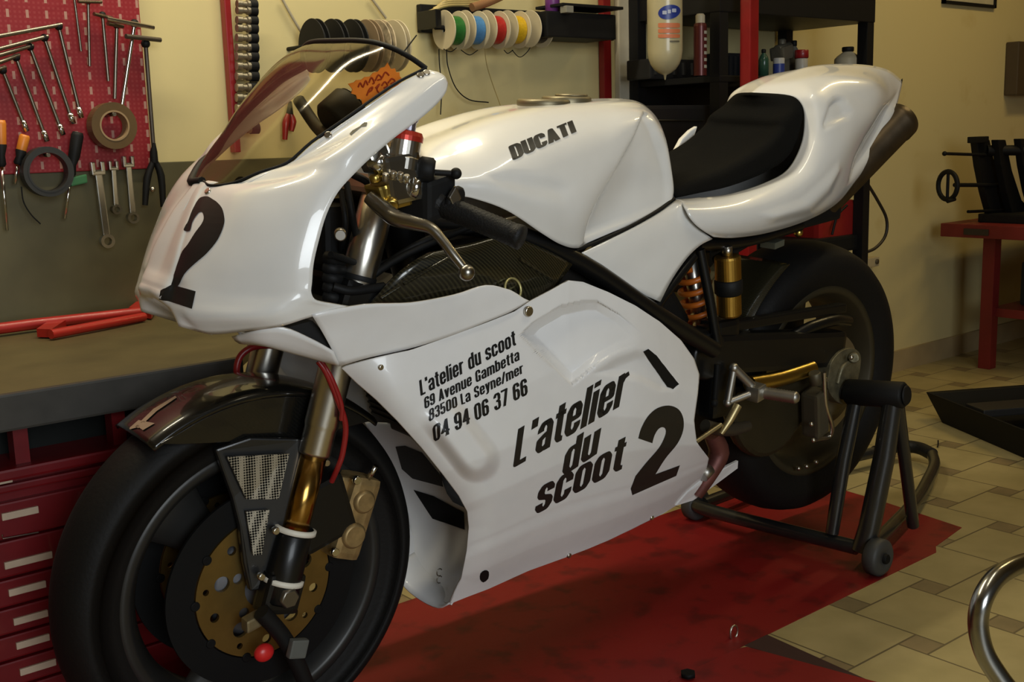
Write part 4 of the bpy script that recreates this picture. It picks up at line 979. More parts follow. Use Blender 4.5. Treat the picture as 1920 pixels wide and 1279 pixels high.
# footpeg and gear linkage
PK = Mesh()
for a, b_, r in [((1376, 692, -.165), (1364, 757, -.165), .0075), ((1376, 692, -.165), (1418, 734, -.185), .009), ((1364, 757, -.165), (1412, 738, -.185), .0075)]:
    PK.tube(Bs([a, b_]), r, 12)
PK.sphere(B(1376, 692, -.165), .010); PK.sphere(B(1364, 757, -.165), .009); PK.obox(B(1417, 737, -.19), (.013, 0, .003), (0, .016, 0), (0, 0, .015), bev=.004)
pb = PK.build('footpeg_bracket', ALU, bike, 'cast aluminium foot peg bracket')
fp = Mesh(); p0, p1 = B(1423, 737, -.19), B(1494, 748, -.265); pd = (p1-p0).normalized(); pL = (p1-p0).length
fp.lathe([(0, 0)]+[(.0115+.0012*(k % 2), .003*k) for k in range(int(pL/.003))]+[(.011, pL), (.007, pL+.004), (0, pL+.005)], p0, pd, 20)
fp.build('footpeg', ALU, pb)
gl_ = Mesh(); gl_.tube(Bs([(1383, 762, -.18), (1368, 790, -.18), (1352, 815, -.175)]), [.009, .008, .005], 12); gl_.tube(Bs([(1352, 798, -.17), (1305, 830, -.165)]), .0045, 10)
gl_.build('gear_linkage', mat('brassy_rod', (.45, .36, .18), .4, .8), bike)
mb = Mesh(); mb.tube(Bs([(1345, 685, -.17), (1341, 735, -.17), (1338, 765, -.17)]), .006, 10); mb.sphere(B(1339, 758, -.175), .008)
mb.build('brake_linkage', DKSTEEL, bike)
mb = Mesh(); mb.tube(Bs([(1322, 800, -.14), (1345, 806, -.14), (1372, 808, -.13), (1400, 800, -.12)]), .013, 12, sub=3); mb.build('exhaust_collector', mat('burnt_pipe', (.10, .085, .06), .5, .7), bike)
mb = Mesh(); mb.tube(Bs([(1335, 815, -.11), (1348, 850, -.11), (1330, 890, -.11), (1305, 930, -.1)]), [.018, .022, .018, .014], 14, sub=4)
mb.build('header_pipe', mat('rusty_pipe', (.15, .05, .04), .5, .5, var=.3), bike)
mb = Mesh(); mb.cyl(B(1316, 895, -.12), B(1330, 880, -.12), .014, n=16); mb.build('pipe_clamp', ALU, bike)
# shock absorber with remote reservoirs
sh0, sh1 = B(1296, 497, -.03), B(1318, 645, -.03)
sd = (sh1-sh0).normalized(); sL = (sh1-sh0).length; e1 = sd.orthogonal().normalized(); e2 = sd.cross(e1)
sbd = Mesh().cyl(sh0-sd*.03, sh1+sd*.02, .016, n=20).build('shock_absorber', STEEL, bike)
Mesh().tube([sh0+sd*(sL*k/110)+e1*math.cos(2*PI*k/16)*.031+e2*math.sin(2*PI*k/16)*.031 for k in range(111)], .0062, 8).build('spring', ORANGE, sbd, 'orange coil spring')
rs0, rs1 = B(1364, 482, -.13), B(1368, 602, -.13); rd = (rs1-rs0)
rv = Mesh(); rv.lathe([(0, 0), (.024, 0), (.026, .004), (.026, .046), (0, .046)], rs0, rd, 32, smooth=False); rv.lathe([(0, .078), (.0245, .078), (.0245, .118), (.022, .122), (0, .122)], rs0, rd, 32, smooth=False)
rv_ = rv.build('shock_reservoir', GOLD, bike, 'gold shock reservoir')
Mesh().lathe([(0, .044), (.021, .044), (.028, .05), (.028, .074), (.021, .08), (0, .08)], rs0, rd, 32).build('reservoir_clamp', BLACKM, rv_)
Mesh().cyl(rs0-rd.normalized()*.02, rs0, .010, n=16).build('hose_fitting', STEEL, rv_)
mb = Mesh(); mb.obox(B(1448, 458, -.05), (.016, 0, .003), (0, .02, 0), (0, 0, .007), bev=.002); mb.build('relay', mat('grey_relay', (.10, .10, .07), .5), bike)
mb = Mesh(); mb.sphere(B(1497, 438, -.05), .010); mb.build('hydraulic_fitting', BRASS, bike)
sf = Mesh(); sf.obox((1.20, 0, .775), (.22, 0, .02), (0, .09, 0), (0, 0, .022), bev=.01); sf.tube([(1.0, -.09, .72), (1.25, -.08, .79), (1.5, -.05, .88)], .010, 10); sf.build('rear_subframe', BLACKM, bike)
# silencers under the tail
for s in (1, -1):
    q0, q1 = V((1.36, -.055*s, .79)), V((1.690, -.050*s, .985)) if s == 1 else V((1.690, .050, .985))
    d = (q1-q0).normalized(); L = (q1-q0).length
    ex = Mesh().lathe([(.03, 0), (.040, .03), (.043, L-.03), (.045, L-.028), (.045, L-.004), (.040, L), (.032, L), (.030, L-.03), (0, L-.03)], q0, d, 36).build('silencer', mat('heat_browned_steel', (.075, .052, .028), .42, .7, var=.2) if s == 1 else DKSTEEL, bike, 'heat-browned silencer')
# ---------------------------------------------------------------- workbench along the back wall
OLIVE = mat('worn_olive_steel', (.115, .10, .048), .5, .25, var=.25, scale=5, bump=.1, bscale=50)
OLIVE2 = mat('worn_bench_top', (.105, .085, .034), .5, .2, var=.22, scale=7, bump=.1, bscale=70)
TRIMST = mat('dull_worktop_edge', (.055, .050, .042), .45, .3, var=.15)
wt = thing('workbench_top', 'long worn olive metal worktop running along the wall behind the front wheel', 'workbench', (-.6, .48, .555))
YF = .135; ZT = .612
Mesh().prism([V((-2.2, YF+.012, ZT-.02)), V((.10, YF+.012, ZT-.02)), V((.30, .40, ZT-.02)), V((.42, WALLY-.004, ZT-.02)), V((-2.2, WALLY-.004, ZT-.02))], (0, 0, .02)).build('top_surface', OLIVE2, wt)
Mesh().box((-2.2, YF, ZT-.056), (.10, YF+.014, ZT+.001), bev=.004).build('front_edge', TRIMST, wt)
bs = Mesh().box((-2.2, WALLY-.022, ZT), (1.0, WALLY-.004, .934), bev=.002).build('backsplash_panel', OLIVE, base=(0, WALLY, ZT))
tag(bs, 'olive grey metal panel on the wall between worktop and red pegboard', 'panel')
Mesh().box((-2.2, WALLY-.05, ZT), (.40, WALLY-.024, ZT+.012), bev=.004).build('rear_lip', TRIMST, wt)
# red drawer cabinet below
REDC = mat('dark_red_cabinet', (.14, .003, .005), .38, coat=.25, var=.1)
CY = .17
cab = thing('drawer_cabinet', 'dark red steel tool cabinet with many drawers under the worktop beside the front wheel', 'cabinet', (-.5, .45, 0))
ztop = WY(0, 880, CY).z
Mesh().box((-1.2, CY+.012, .0), (.05, WALLY-.06, ztop-.012)).build('body', REDC, cab)
Mesh().box((-1.2, CY-.012, ztop-.018), (.05, WALLY-.06, ztop), bev=.004).build('top_rim', REDC, cab)
for u in (34, 220):
    p = WY(u, 810, CY+.02); Mesh().box((p.x-.011, CY+.01, ztop), (p.x+.011, CY+.04, ZT-.03)).build('corner_post', REDC, cab)
Mesh().box((-1.2, CY+.09, ztop), (.05, CY+.11, ZT-.03)).build('recess_shade_sheet', mat('dark_green_shadow_sheet', (.005, .006, .005), .7, spec=.2), cab)  # near-black sheet stands in for the shade of the recess under the worktop
LABEL = mat('cream_label_strip', (.50, .38, .27), .5, var=.1)
vs2 = [905, 967, 1060, 1113, 1166, 1212, 1261, 1312]
zt_ = [WY(0, 893, CY).z, WY(0, 952, CY).z]+[0]*6
strips = [((-60, 915), (23, 897)), ((4, 972), (72, 954)), ((9, 1063), (98, 1039)), ((17, 1115), (86, 1093)), ((26, 1168), (90, 1149)), ((31, 1213), (93, 1194)), ((38, 1263), (105, 1240)), ((45, 1312), (110, 1290))]
xl, xr = -1.15, .03
zs = [WY(30, 893, CY).z, WY(30, 938, CY).z+.006]
tops = []
for i, (a, b_) in enumerate(strips):
    pa, pb_ = WY(*a, CY-.006), WY(*b_, CY-.006); zc = (pa.z+pb_.z)/2
    tops.append((zc, pa.x, pb_.x))
for i, (zc, x0, x1) in enumerate(tops):
    zt1 = ztop-.026 if i == 0 else (tops[i-1][0]+zc)/2-.002 if i != 1 else zc+.020
    zb1 = (zc+tops[i+1][0])/2+.002 if 0 < i < len(tops)-1 else (zc-.020)
    if i == 0: zb1 = zc-.022
    d = Mesh().box((xl, CY-.002, zb1), (xr, CY+.014, zt1), bev=.003).build('drawer', REDC, cab)
    Mesh().box((x0, CY-.007, zc-.0055), (x1, CY-.002, zc+.0055), bev=.001).build('label_strip', LABEL, d, 'cream label strip')
p0, p1 = WY(5, 1010, CY-.005), WY(72, 998, CY-.005)
Mesh().tube([p0+V((0, 0, .006)), p0, p1], .0014, 6).build('wire_pull', STEEL, cab)
# red tool lying on the worktop
REDT = mat('bright_red_tool_paint', (.36, .012, .008), .4, coat=.2, var=.08)
lt = thing('lever_tool', 'long bright red lever tool lying on the worktop against the olive panel', 'tool', WZ(150, 600, ZT))
Mesh().tube([WZ(-120, 632, ZT+.016), WZ(60, 608, ZT+.016), WZ(180, 595, ZT+.016), WZ(285, 583, ZT+.014)], .0112, 10).build('upper_arm', REDT, lt)
Mesh().tube([WZ(95, 627, ZT+.012), WZ(190, 609, ZT+.012), WZ(270, 594, ZT+.0105)], .0092, 10).build('lower_arm', REDT, lt)
pp = [WZ(70, 632, ZT+.003), WZ(98, 633, ZT+.003), WZ(128, 612, ZT+.003), WZ(98, 612, ZT+.003)]
Mesh().prism(pp, (0, 0, .016)).build('foot', REDT, lt)
pp = [WZ(243, 594, ZT+.003), WZ(284, 598, ZT+.003), WZ(296, 580, ZT+.003), WZ(262, 578, ZT+.003)]
Mesh().prism(pp, (0, 0, .02)).build('jaw', REDT, lt)

# ---------------------------------------------------------------- pegboard and its tools
def peg_mat():
    m = mat('red_perforated_pegboard', (.30, .01, .012), .5, var=.05); nt = m.node_tree; b = nt.nodes['Principled BSDF']; L = nt.links.new
    tc = nt.nodes.new('ShaderNodeTexCoord'); s = nt.nodes.new('ShaderNodeSeparateXYZ'); L(tc.outputs['Object'], s.inputs[0])
    def M_(op, a, bb):
        n = nt.nodes.new('ShaderNodeMath'); n.operation = op
        for i, q in enumerate((a, bb)):
            if isinstance(q, (int, float)): n.inputs[i].default_value = q
            else: L(q, n.inputs[i])
        return n.outputs[0]
    def cell(px, pz, wx, wz, ox=0, oz=0):
        fx = M_('ABSOLUTE', M_('SUBTRACT', M_('FRACT', M_('ADD', M_('DIVIDE', s.outputs[0], px), ox), 0), .5), 0)
        fz = M_('ABSOLUTE', M_('SUBTRACT', M_('FRACT', M_('ADD', M_('DIVIDE', s.outputs[2], pz), oz), 0), .5), 0)
        return M_('MULTIPLY', M_('LESS_THAN', fx, wx), M_('LESS_THAN', fz, wz))
    dots = cell(.0095, .0095, .24, .24); marks = cell(.038, .030, .075, .26)
    m1 = nt.nodes.new('ShaderNodeMix'); m1.data_type = 'RGBA'; L(dots, m1.inputs[0]); m1.inputs[6].default_value = (.25, .006, .011, 1); m1.inputs[7].default_value = (.29, .025, .028, 1)
    m2 = nt.nodes.new('ShaderNodeMix'); m2.data_type = 'RGBA'; L(marks, m2.inputs[0]); L(m1.outputs[2], m2.inputs[6]); m2.inputs[7].default_value = (.42, .22, .17, 1)
    L(m2.outputs[2], b.inputs['Base Color']); return m
pr_, pb0 = WY(284, 160, WALLY-.03), WY(150, 330, WALLY-.03)
PY = WALLY-.032
pg = Mesh().box((-1.6, PY, .922), (.252, PY+.012, 1.9), bev=.002).build('pegboard', peg_mat(), base=(0, PY, .922))
tag(pg, 'red perforated tool pegboard with pale slots on the wall above the worktop', 'pegboard')
def wp(u, v, d=.02): return WY(u, v, PY-d)
DKST = mat('tool_steel', (.26, .235, .19), .32, 1.0, var=.08)
def t_wrench(label, h0, h1, s0, s1, r=.0042, tip=True, knob=True, group='long T handled wrenches on the pegboard', m_=None):
    t = thing('t_handle_wrench', label, 'wrench', wp(*s1, .02), group=group); m_ = m_ or DKST
    Mesh().tube([wp(*h0, .045), wp(*h1, .024)], r, 12).build('handle', m_, t)
    Mesh().tube([wp(*s0, .022), wp(*s1, .016)], r*.9, 12).build('shaft', m_, t)
    if knob: Mesh().sphere(wp(s0[0], s0[1], .022), r*1.9).build('joint', BLACKM, t)
    if tip:
        a = wp(*s0, .022); b_ = wp(*s1, .016); d = (b_-a).normalized()
        Mesh().cyl(b_-d*.022, b_, r*1.5, n=12).build('socket_end', CHROME, t)
for k, (h0, h1, s0, s1) in enumerate([((-40, 75), (116, 46), (110, 50), (152, 221)), ((-40, 102), (90, 68), (83, 71), (137, 232)), ((-40, 115), (62, 85), (56, 88), (118, 253)), ((-40, 132), (36, 103), (30, 108), (88, 265)), ((-40, 142), (10, 126), (5, 132), (50, 246))]):
    t_wrench('leaning long T handled wrench on the red pegboard, %s of the five from the right' % ('first', 'second', 'third', 'fourth', 'fifth')[k], h0, h1, s0, s1)
t_wrench('thin short T handled wrench at the top of the pegboard, left of the others there', (118, -12), (150, -12), (138, -12), (152, 96), .003, False, False, group='short T handled wrenches on the pegboard')
t_wrench('brass toned T handled wrench at the top of the pegboard with a level crossbar', (146, 3), (190, 4), (165, 3), (168, 124), .0034, False, group='short T handled wrenches on the pegboard')
t_wrench('slim T handled wrench in the pegboard, its shaft end above the brown tape roll', (176, 26), (210, 34), (192, 28), (203, 152), .0038, False, group='short T handled wrenches on the pegboard')
t_wrench('upright T handled wrench on the pegboard with a dark joint, beside the bright one', (202, 44), (230, 50), (219, 47), (215, 185), .0042, False, group='short T handled wrenches on the pegboard')
t_wrench('bright chrome T handled wrench slanting down to the brown tape roll', (200, 35), (288, 52), (252, 44), (228, 200), .0048, False, group='short T handled wrenches on the pegboard', m_=CHROME)
t_wrench('long dark T handled wrench hanging along the right edge of the pegboard', (236, 68), (301, 75), (273, 82), (288, 278), .0050, False, group='short T handled wrenches on the pegboard', m_=mat('dark_wrench', (.12, .10, .08), .45, .8))
def ring(name, label, cat, u, v, ro, ri, wd, m_, d=.03, inner=None):
    t = thing(name, label, cat, wp(u, v, d)); c = wp(u, v, d)
    Mesh().lathe([(ri, -wd/2), (ro, -wd/2), (ro, wd/2), (ri, wd/2)], c, (0, 1, 0), 48, closed=True, smooth=False).build('tape', m_, t)
    Mesh().lathe([(ri-.003, -wd/2-.001), (ri+.0005, -wd/2-.001), (ri+.0005, wd/2), (ri-.003, wd/2)], c, (0, 1, 0), 48, closed=True, smooth=False).build('core', inner or m_, t)
    Mesh().cyl(c+V((0, .03, ri-.008)), c+V((0, -.02, ri-.008)), .004, n=10).build('hanging_peg', DKST, t)
ring('tape_roll', 'brown parcel tape roll hanging on the red pegboard', 'tape', 210, 236, .048, .031, .030, mat('brown_parcel_tape', (.105, .062, .022), .35, var=.1), inner=mat('card_core', (.30, .20, .10), .8))
ring('tape_roll', 'dark grey tape roll hanging below the pegboard edge over the olive panel', 'tape', 88, 322, .050, .041, .026, mat('dark_grey_tape', (.018, .018, .016), .5), .035)
t = Mesh().tube([wp(40, 350), wp(44, 378), wp(58, 402), wp(76, 420)], .0013, 6, sub=4).build('wire_offcut', BLACKM); tag(t, 'thin dark wire hanging over the olive panel below the grey tape roll', 'wire')
def driver(label, h0, h1, s1, mh, mcap=None, r=.0105):
    t = thing('screwdriver', label, 'screwdriver', wp(*s1, .02)); a, b_ = wp(*h0, .025), wp(*h1, .022); d = b_-a; L = d.length
    Mesh().lathe([(0, 0), (r*.8, 0), (r, L*.08), (r*.95, L*.55), (r*.55, L*.75), (r*.75, L*.95), (r*.5, L), (0, L)], a, d, 20).build('handle', mh, t)
    if mcap: Mesh().lathe([(r*.9, L*.5), (r*1.03, L*.55), (r*.65, L*.76), (r*.85, L*.95), (r*.55, L+.001)], a, d, 20).build('grip_sleeve', mcap, t)
    Mesh().cyl(b_, wp(*s1, .018), .0032, n=12).build('blade', CHROME, t)
ORH = mat('orange_handle', (.62, .20, .02), .4)
driver('orange and black handled screwdriver with a long blade at the photo left edge', (1, 225), (3, 312), (13, 432), ORH, BLACKM)
driver('orange topped screwdriver leaning on the pegboard beside the grey tape roll', (47, 253), (33, 308), (28, 345), ORH, BLACKM)
driver('black handled screwdriver hanging between the grey tape roll and the wrenches', (146, 248), (133, 330), (121, 410), BLACKM, None, .0125)
gk = Mesh().obox(wp(146, 338, .02), (.017, 0, .003), (0, .008, 0), (0, 0, .009), bev=.003).build('green_clip', mat('dark_green_plastic', (.03, .14, .05), .5)); tag(gk, 'small green plastic clip under the black screwdriver', 'clip')
SPST = mat('spanner_chrome', (.40, .38, .33), .2, 1.0)
def spanner(label, p0, p1, r):
    t = thing('combination_spanner', label, 'spanner', wp(*p1, .02), group='combination spanners below the pegboard'); a, b_ = wp(*p0, .022), wp(*p1, .026)
    d = (b_-a).normalized(); sx = V((d.z, 0, -d.x)).normalized()
    Mesh().obox((a+b_)/2, sx*r*.55, (0, .004, 0), (b_-a)/2, bev=.002).build('shank', SPST, t)
    Mesh().lathe([(r*.62, -.007), (r*1.1, -.007), (r*1.1, .007), (r*.62, .007)], b_+d*r, (0, 1, 0), 28, closed=True, smooth=False).build('ring_end', SPST, t)
    o = Mesh(); o.obox(a-d*r*.3+sx*r*.75, sx*r*.32, (0, .006, 0), d*r*.9, bev=.002); o.obox(a-d*r*.3-sx*r*.75, sx*r*.32, (0, .006, 0), d*r*.9, bev=.002); o.obox(a+d*r*.5, sx*r*1.05, (0, .006, 0), d*r*.35, bev=.002)
    o.build('open_end', SPST, t)
spanner('largest combination spanner, leftmost of three hanging over the olive panel', (183, 318), (199, 440), .0135)
spanner('middle combination spanner of three hanging over the olive panel, slimmest', (212, 312), (217, 384), .0095)
spanner('right combination spanner of three hanging over the olive panel', (240, 305), (248, 398), .0115)
pl_ = thing('pliers', 'black handled pliers hanging at the right corner of the pegboard', 'pliers', wp(292, 385))
Mesh().tube([wp(288, 300), wp(276, 335), wp(272, 385)], [.006, .008, .006], 10, sub=3).build('handle', BLACKM, pl_)
Mesh().tube([wp(290, 300), wp(302, 330), wp(306, 388)], [.006, .008, .006], 10, sub=3).build('handle', BLACKM, pl_)
Mesh().tube([wp(289, 305), wp(288, 285), wp(289, 268)], [.009, .008, .003], 10).build('jaws', DKSTEEL, pl_)
Mesh().sphere(wp(286, 355, .03), .006).build('pivot_rivet', STEEL, pl_)
rp2 = thing('pliers', 'red handled pliers hanging on the wall, seen through the windscreen', 'pliers', WY(541, 262, WALLY-.02))
for pts in ([(541, 212), (536, 230), (534, 262)], [(545, 212), (549, 228), (546, 246)]):
    Mesh().tube([WY(u, v, WALLY-.02) for u, v in pts], [.005, .009, .006], 10, sub=3).build('handle', RED, rp2)
Mesh().tube([WY(543, 214, WALLY-.02), WY(544, 190, WALLY-.02)], [.009, .004], 10).build('jaws', DKSTEEL, rp2)

# ---------------------------------------------------------------- red uprights on the wall, sockets
def upright(label, u, v, y, w_, dpt, z0, z1, name='wall_upright'):
    p = WY(u, v, y); o = Mesh().box((p.x-w_/2, y, z0), (p.x+w_/2, y+dpt, z1), bev=.003).build(name, RED, base=(p.x, y, z0))
    return tag(o, label, 'rail'), p
o, p1_ = upright('narrow red wall rail carrying the column of sockets left of the windscreen', 434, 110, WALLY-.026, .016, .022, .95, 2.4, 'socket_rail')
ordn = ['first', 'second', 'third', 'fourth', 'fifth', 'sixth', 'seventh', 'eighth', 'ninth', 'tenth', 'eleventh', 'twelfth', 'thirteenth', 'fourteenth']
SOCK = mat('satin_socket_steel', (.36, .32, .24), .35, .9)
proto = None
yy = [8, 20, 38, 53, 71, 89, 106, 124, 143, 164, 183, 203, 222, 241]
for k, v in enumerate(yy):
    c = WY(458, v, WALLY-.038)
    if proto is None:
        s_ = thing('socket', '', 'socket', (0, 0, 0))
        Mesh().lathe([(0, -.018), (.0085, -.018), (.0085, -.006), (.0065, -.004), (.0065, .004), (.0095, .006), (.0095, .014), (0, .014)], (0, 0, 0), (1, 0, 0), 20, smooth=False).build('body', SOCK, s_)
        Mesh().lathe([(0, .013), (.0112, .013), (.0112, .030), (.008, .030), (.007, .020), (0, .020)], (0, 0, 0), (1, 0, 0), 20, smooth=False).build('mouth', BLACKM, s_)
        proto = s_
    else:
        s_ = proto.copy(); col.objects.link(s_)
        for ch in proto.children: d = ch.copy(); d.parent = s_; col.objects.link(d)
    s_.location = c; f = 1+.012*k; s_.scale = (f, f, f)
    tag(s_, 'steel socket with black mouth on the red wall rail, %s from the top' % ordn[k], 'socket', 'sockets on the wall rail')
upright('red wall upright behind the spool holder, left of the black rack', 1139, 60, WALLY-.026, .030, .022, .0, 2.4)
o = Mesh(); p = WY(1415, 70, .40); o.box((p.x-.018, .40, 0), (p.x+.018, .436, 2.5), bev=.004); o = o.build('steel_post', RED, base=(p.x, .42, 0))
tag(o, 'red square steel post standing in front of the black rack', 'post')

# ---------------------------------------------------------------- wire spools
CREAM = mat('cream_spool_plastic', (.50, .43, .28), .45, var=.04)
TANW = mat('tan_wire', (.30, .22, .07), .5)
def spool(label, u, v, y, r, wd, mw, mf, tail=None, rin=.72, group='coloured wire spools on the black holder'):
    c = WY(u, v, y); t = thing('wire_spool', label, 'spool', c, group=group)
    for s in (-1, 1):
        Mesh().lathe([(.006, -.0015), (r-.001, -.0015), (r, 0), (r-.001, .0015), (.006, .0015)], c+V((s*wd/2, 0, 0)), (1, 0, 0), 44, closed=True, smooth=False).build('flange', mf, t)
    pr = [(.006, -wd/2+.002)]
    for k in range(15): pr.append((r*rin+.0008*(k % 2), -wd/2+.002+(wd-.004)*k/14))
    pr.append((.006, wd/2-.002))
    Mesh().lathe(pr, c, (1, 0, 0), 44).build('winding', mw, t)
    if tail: Mesh().tube([WY(*q, y-.0) for q in tail], .0012, 6, sub=6).build('loose_end', TANW if mw is WR else BLACKM, t)
    return t
SY = WALLY-.085
def wc(n, c): return mat(n, c, .4, var=.12, scale=200)
WG, WB, WR, WYE, WK = wc('green_wire', (.015, .13, .02)), wc('blue_wire', (.06, .20, .42)), wc('red_wire', (.40, .015, .012)), wc('yellow_wire', (.62, .38, .01)), wc('black_wire', (.018, .014, .012))
for nm, u, m_, tl_ in [('green', 846, WG, [(832, 92), (845, 97), (856, 90)]), ('blue', 884, WB, [(862, 92), (880, 103), (896, 94)]), ('red', 923, WR, [(909, 92), (912, 118), (921, 150), (940, 203)]), ('yellow', 962, WYE, [(945, 94), (952, 100), (962, 94)]), ('black', 1005, WK, [(960, 94), (974, 107), (988, 98), (998, 82)])]:
    spool('cream flanged spool of %s wire on the wall holder' % nm, u, 57-2*(u-846)/160, SY, .0485, .044, m_, CREAM, tl_)
rk = thing('spool_holder', 'black wall bracket carrying the five coloured wire spools and a small tray', 'holder', WY(960, 60, WALLY-.01))
a, b_ = WY(790, 75, WALLY-.02), WY(1150, 22, WALLY-.02)
Mesh().box((a.x, WALLY-.022, 1.235), (b_.x, WALLY-.004, 1.305), bev=.003).build('back_plate', BLACKM, rk)
c0, c1 = WY(822, 52, SY), WY(1016, 50, SY)
Mesh().box((c0.x-.016, SY-.012, 1.24), (c0.x+.002, WALLY-.02, 1.285), bev=.003).build('end_bracket', BLACK, rk)
Mesh().cyl((c0.x-.01, SY, c0.z), (c1.x+.10, SY, c1.z+.004), .0055, n=12).build('rod', DKSTEEL, rk)
a = WY(1025, 30, WALLY-.14); b_ = WY(1150, 30, WALLY-.14)
Mesh().box((a.x, WALLY-.14, 1.225), (b_.x+.01, WALLY-.022, 1.292), bev=.004).build('tray', BLACKM, rk)
Mesh().box((a.x+.04, WALLY-.16, 1.304), (b_.x+.02, WALLY-.05, 1.312), bev=.002).build('tray_lid', BLACKM, rk)
q = WY(1036, 24, WALLY-.10); o = Mesh().cyl((q.x, WALLY-.10, 1.293), (q.x, WALLY-.10, 1.36), .02, n=20, bev=.003).build('purple_tin', mat('purple_tin', (.14, .03, .17), .4)); tag(o, 'purple tin standing on the black tray right of the wire spools', 'tin')
q = WY(1066, 17, WALLY-.165); o = Mesh().box((q.x-.012, WALLY-.17, 1.286), (q.x+.014, WALLY-.145, 1.304), bev=.002).build('grey_block', mat('grey_block', (.22, .21, .17), .5)); tag(o, 'small grey block on the front of the black tray', 'block')
for k, pts in enumerate([[(823, 92), (824, 120), (828, 165), (826, 215)], [(837, 92), (840, 125), (855, 165), (880, 187), (916, 192)]]):
    o = Mesh().tube([WY(u, v, WALLY-.03) for u, v in pts], .0016, 6, sub=6).build('loose_wire', BLACKM)
    tag(o, ('short black wire hanging straight below the green spool', 'black wire hanging below the green spool and curling to the right')[k], 'wire')
o = Mesh(); 
for k in range(4): o.tube([WY(805+8*k, 22-5*k, WALLY-.05), WY(840, 10-4*k, WALLY-.06), WY(890, 8-4*k, WALLY-.05), WY(940, -6-4*k, WALLY-.05)], .0042, 8, sub=5)
o = o.build('cable_bundle', mat('tan_cable', (.42, .32, .12), .5, var=.2)); tag(o, 'bundle of tan cables lying over the top of the wire spools', 'cable')
o = Mesh().tube([WY(885, 14, WALLY-.07), WY(915, 4, WALLY-.07), WY(950, -12, WALLY-.07)], .011, 12, sub=4).build('brown_hose', mat('brown_hose', (.25, .12, .05), .5)); tag(o, 'short thick brown hose above the red wire spool', 'hose')
for k, pts in enumerate([[(526, -8), (548, 32), (577, 80)], [(690, -12), (705, 8), (724, 34)]]):
    o = Mesh().tube([WY(u, v, WALLY-.012) for u, v in pts], .0035, 8, sub=4).build('wall_cable', mat('beige_cable', (.42, .36, .24), .5)); tag(o, ('beige cable slanting down the wall to the windscreen top', 'beige cable slanting down the wall to the pale spools')[k], 'cable')
BY = WALLY-.10
bigs = [('black', 590, 'leftmost black spool of three hanging above the windscreen', BLACKM, BLACKM), ('black', 626, 'middle black spool of three hanging above the windscreen', BLACKM, BLACKM), ('black', 662, 'right black spool of three hanging above the windscreen', BLACKM, BLACKM),
        ('brown', 690, 'brown flanged spool next to the three black ones above the windscreen', wc('dark_brown_wire', (.05, .035, .02)), mat('brown_card', (.22, .15, .08), .6)), ('mottled', 712, 'mottled pale spool with dark winding above the windscreen', WK, mat('mottled_card', (.40, .32, .2), .6, var=.5, scale=60)),
        ('cream', 740, 'large cream spool at the right end of the row above the windscreen', wc('pale_wire', (.35, .30, .2)), CREAM)]
for nm, u, lab, mw, mf in bigs: spool(lab, u, 86, BY, .061, .013, mw, mf, None, .8, 'large spools above the windscreen')
a, b_ = WY(578, 86, BY), WY(765, 92, BY)
o = Mesh(); o.cyl(a, b_, .005, n=12); 
for q in (a+V((.004, 0, 0)), b_-V((.004, 0, 0))): o.cyl(q, V((q.x, WALLY, q.z)), .005, n=12)
o = o.build('spool_rod', DKSTEEL); tag(o, 'thin steel rod holding the large spools above the windscreen', 'rod')
o = Mesh().tube([WY(752, 104, BY-.07), WY(781, 66, BY-.07)], .0016, 6).build('wire_offcut', BLACKM); tag(o, 'stiff black wire end sticking up beside the cream spool', 'wire')
# ---------------------------------------------------------------- black rack behind the seat
RY0, RY1 = .50, .80
rkx0 = WY(1348, 120, RY0).x; rkx1 = WY(1621, 150, RY0).x
DARK = mat('black_rack_paint', (.006, .006, .0065), .5, spec=.3)
rack = thing('shelf_rack', 'tall black steel rack standing against the wall behind the seat', 'rack', ((rkx0+rkx1)/2, .65, 0))
for x, y in ((rkx0, RY0), (rkx1, RY0), (rkx0-.01, RY1), (rkx1-.01, RY1)):
    Mesh().box((x-.018, y-.018, 0), (x+.018, y+.018, 1.9), bev=.002).build('post', DARK, rack)
zt_ = WY(1500, 34, RY0).z
for z, th in ((zt_, .085), (1.10, .018), (.50, .02), (.14, .02)):
    Mesh().box((rkx0-.02, RY0-.02, z), (rkx1+.02, RY1+.02, z+th), bev=.003).build('shelf', DARK, rack)
Mesh().box((rkx0-.02, RY1-.004, WY(1250, 256, RY1).z), (WY(1410, 150, RY1).x, RY1+.006, WY(1250, 128, RY1).z)).build('dark_fill_panel', DARK, rack)  # black sheet added to make the space behind the rack read dark
# dark plastic crates on the middle shelf
def WYs(u, v): return WY(u, v, RY0+.02)
c0, c1 = WY(1218, 250, .52), WY(1400, 130, .52)
for k, (ua, ub, va) in enumerate([(1220, 1305, 112), (1352, 1398, 100)]):
    a, b_ = WY(ua, 200, .68), WY(ub, va, .68)
    t = thing('crate', ('wide black plastic crate on the rack shelf behind the clear bottle', 'tall narrow black bin on the rack beside the red post')[k], 'crate', ((a.x+b_.x)/2, .73, 1.118))
    Mesh().box((a.x, .68, 1.118), (b_.x, .775, b_.z), bev=.006).build('body', mat('black_crate_plastic', (.010, .010, .011), .55), t)
    rb = Mesh()
    for j in range(5): x = a.x+(b_.x-a.x)*(j+.5)/5; rb.box((x-.004, .672, 1.13), (x+.004, .681, b_.z-.01), bev=.001)
    rb.build('ribs', mat('black_rib_plastic', (.016, .016, .017), .5), t)
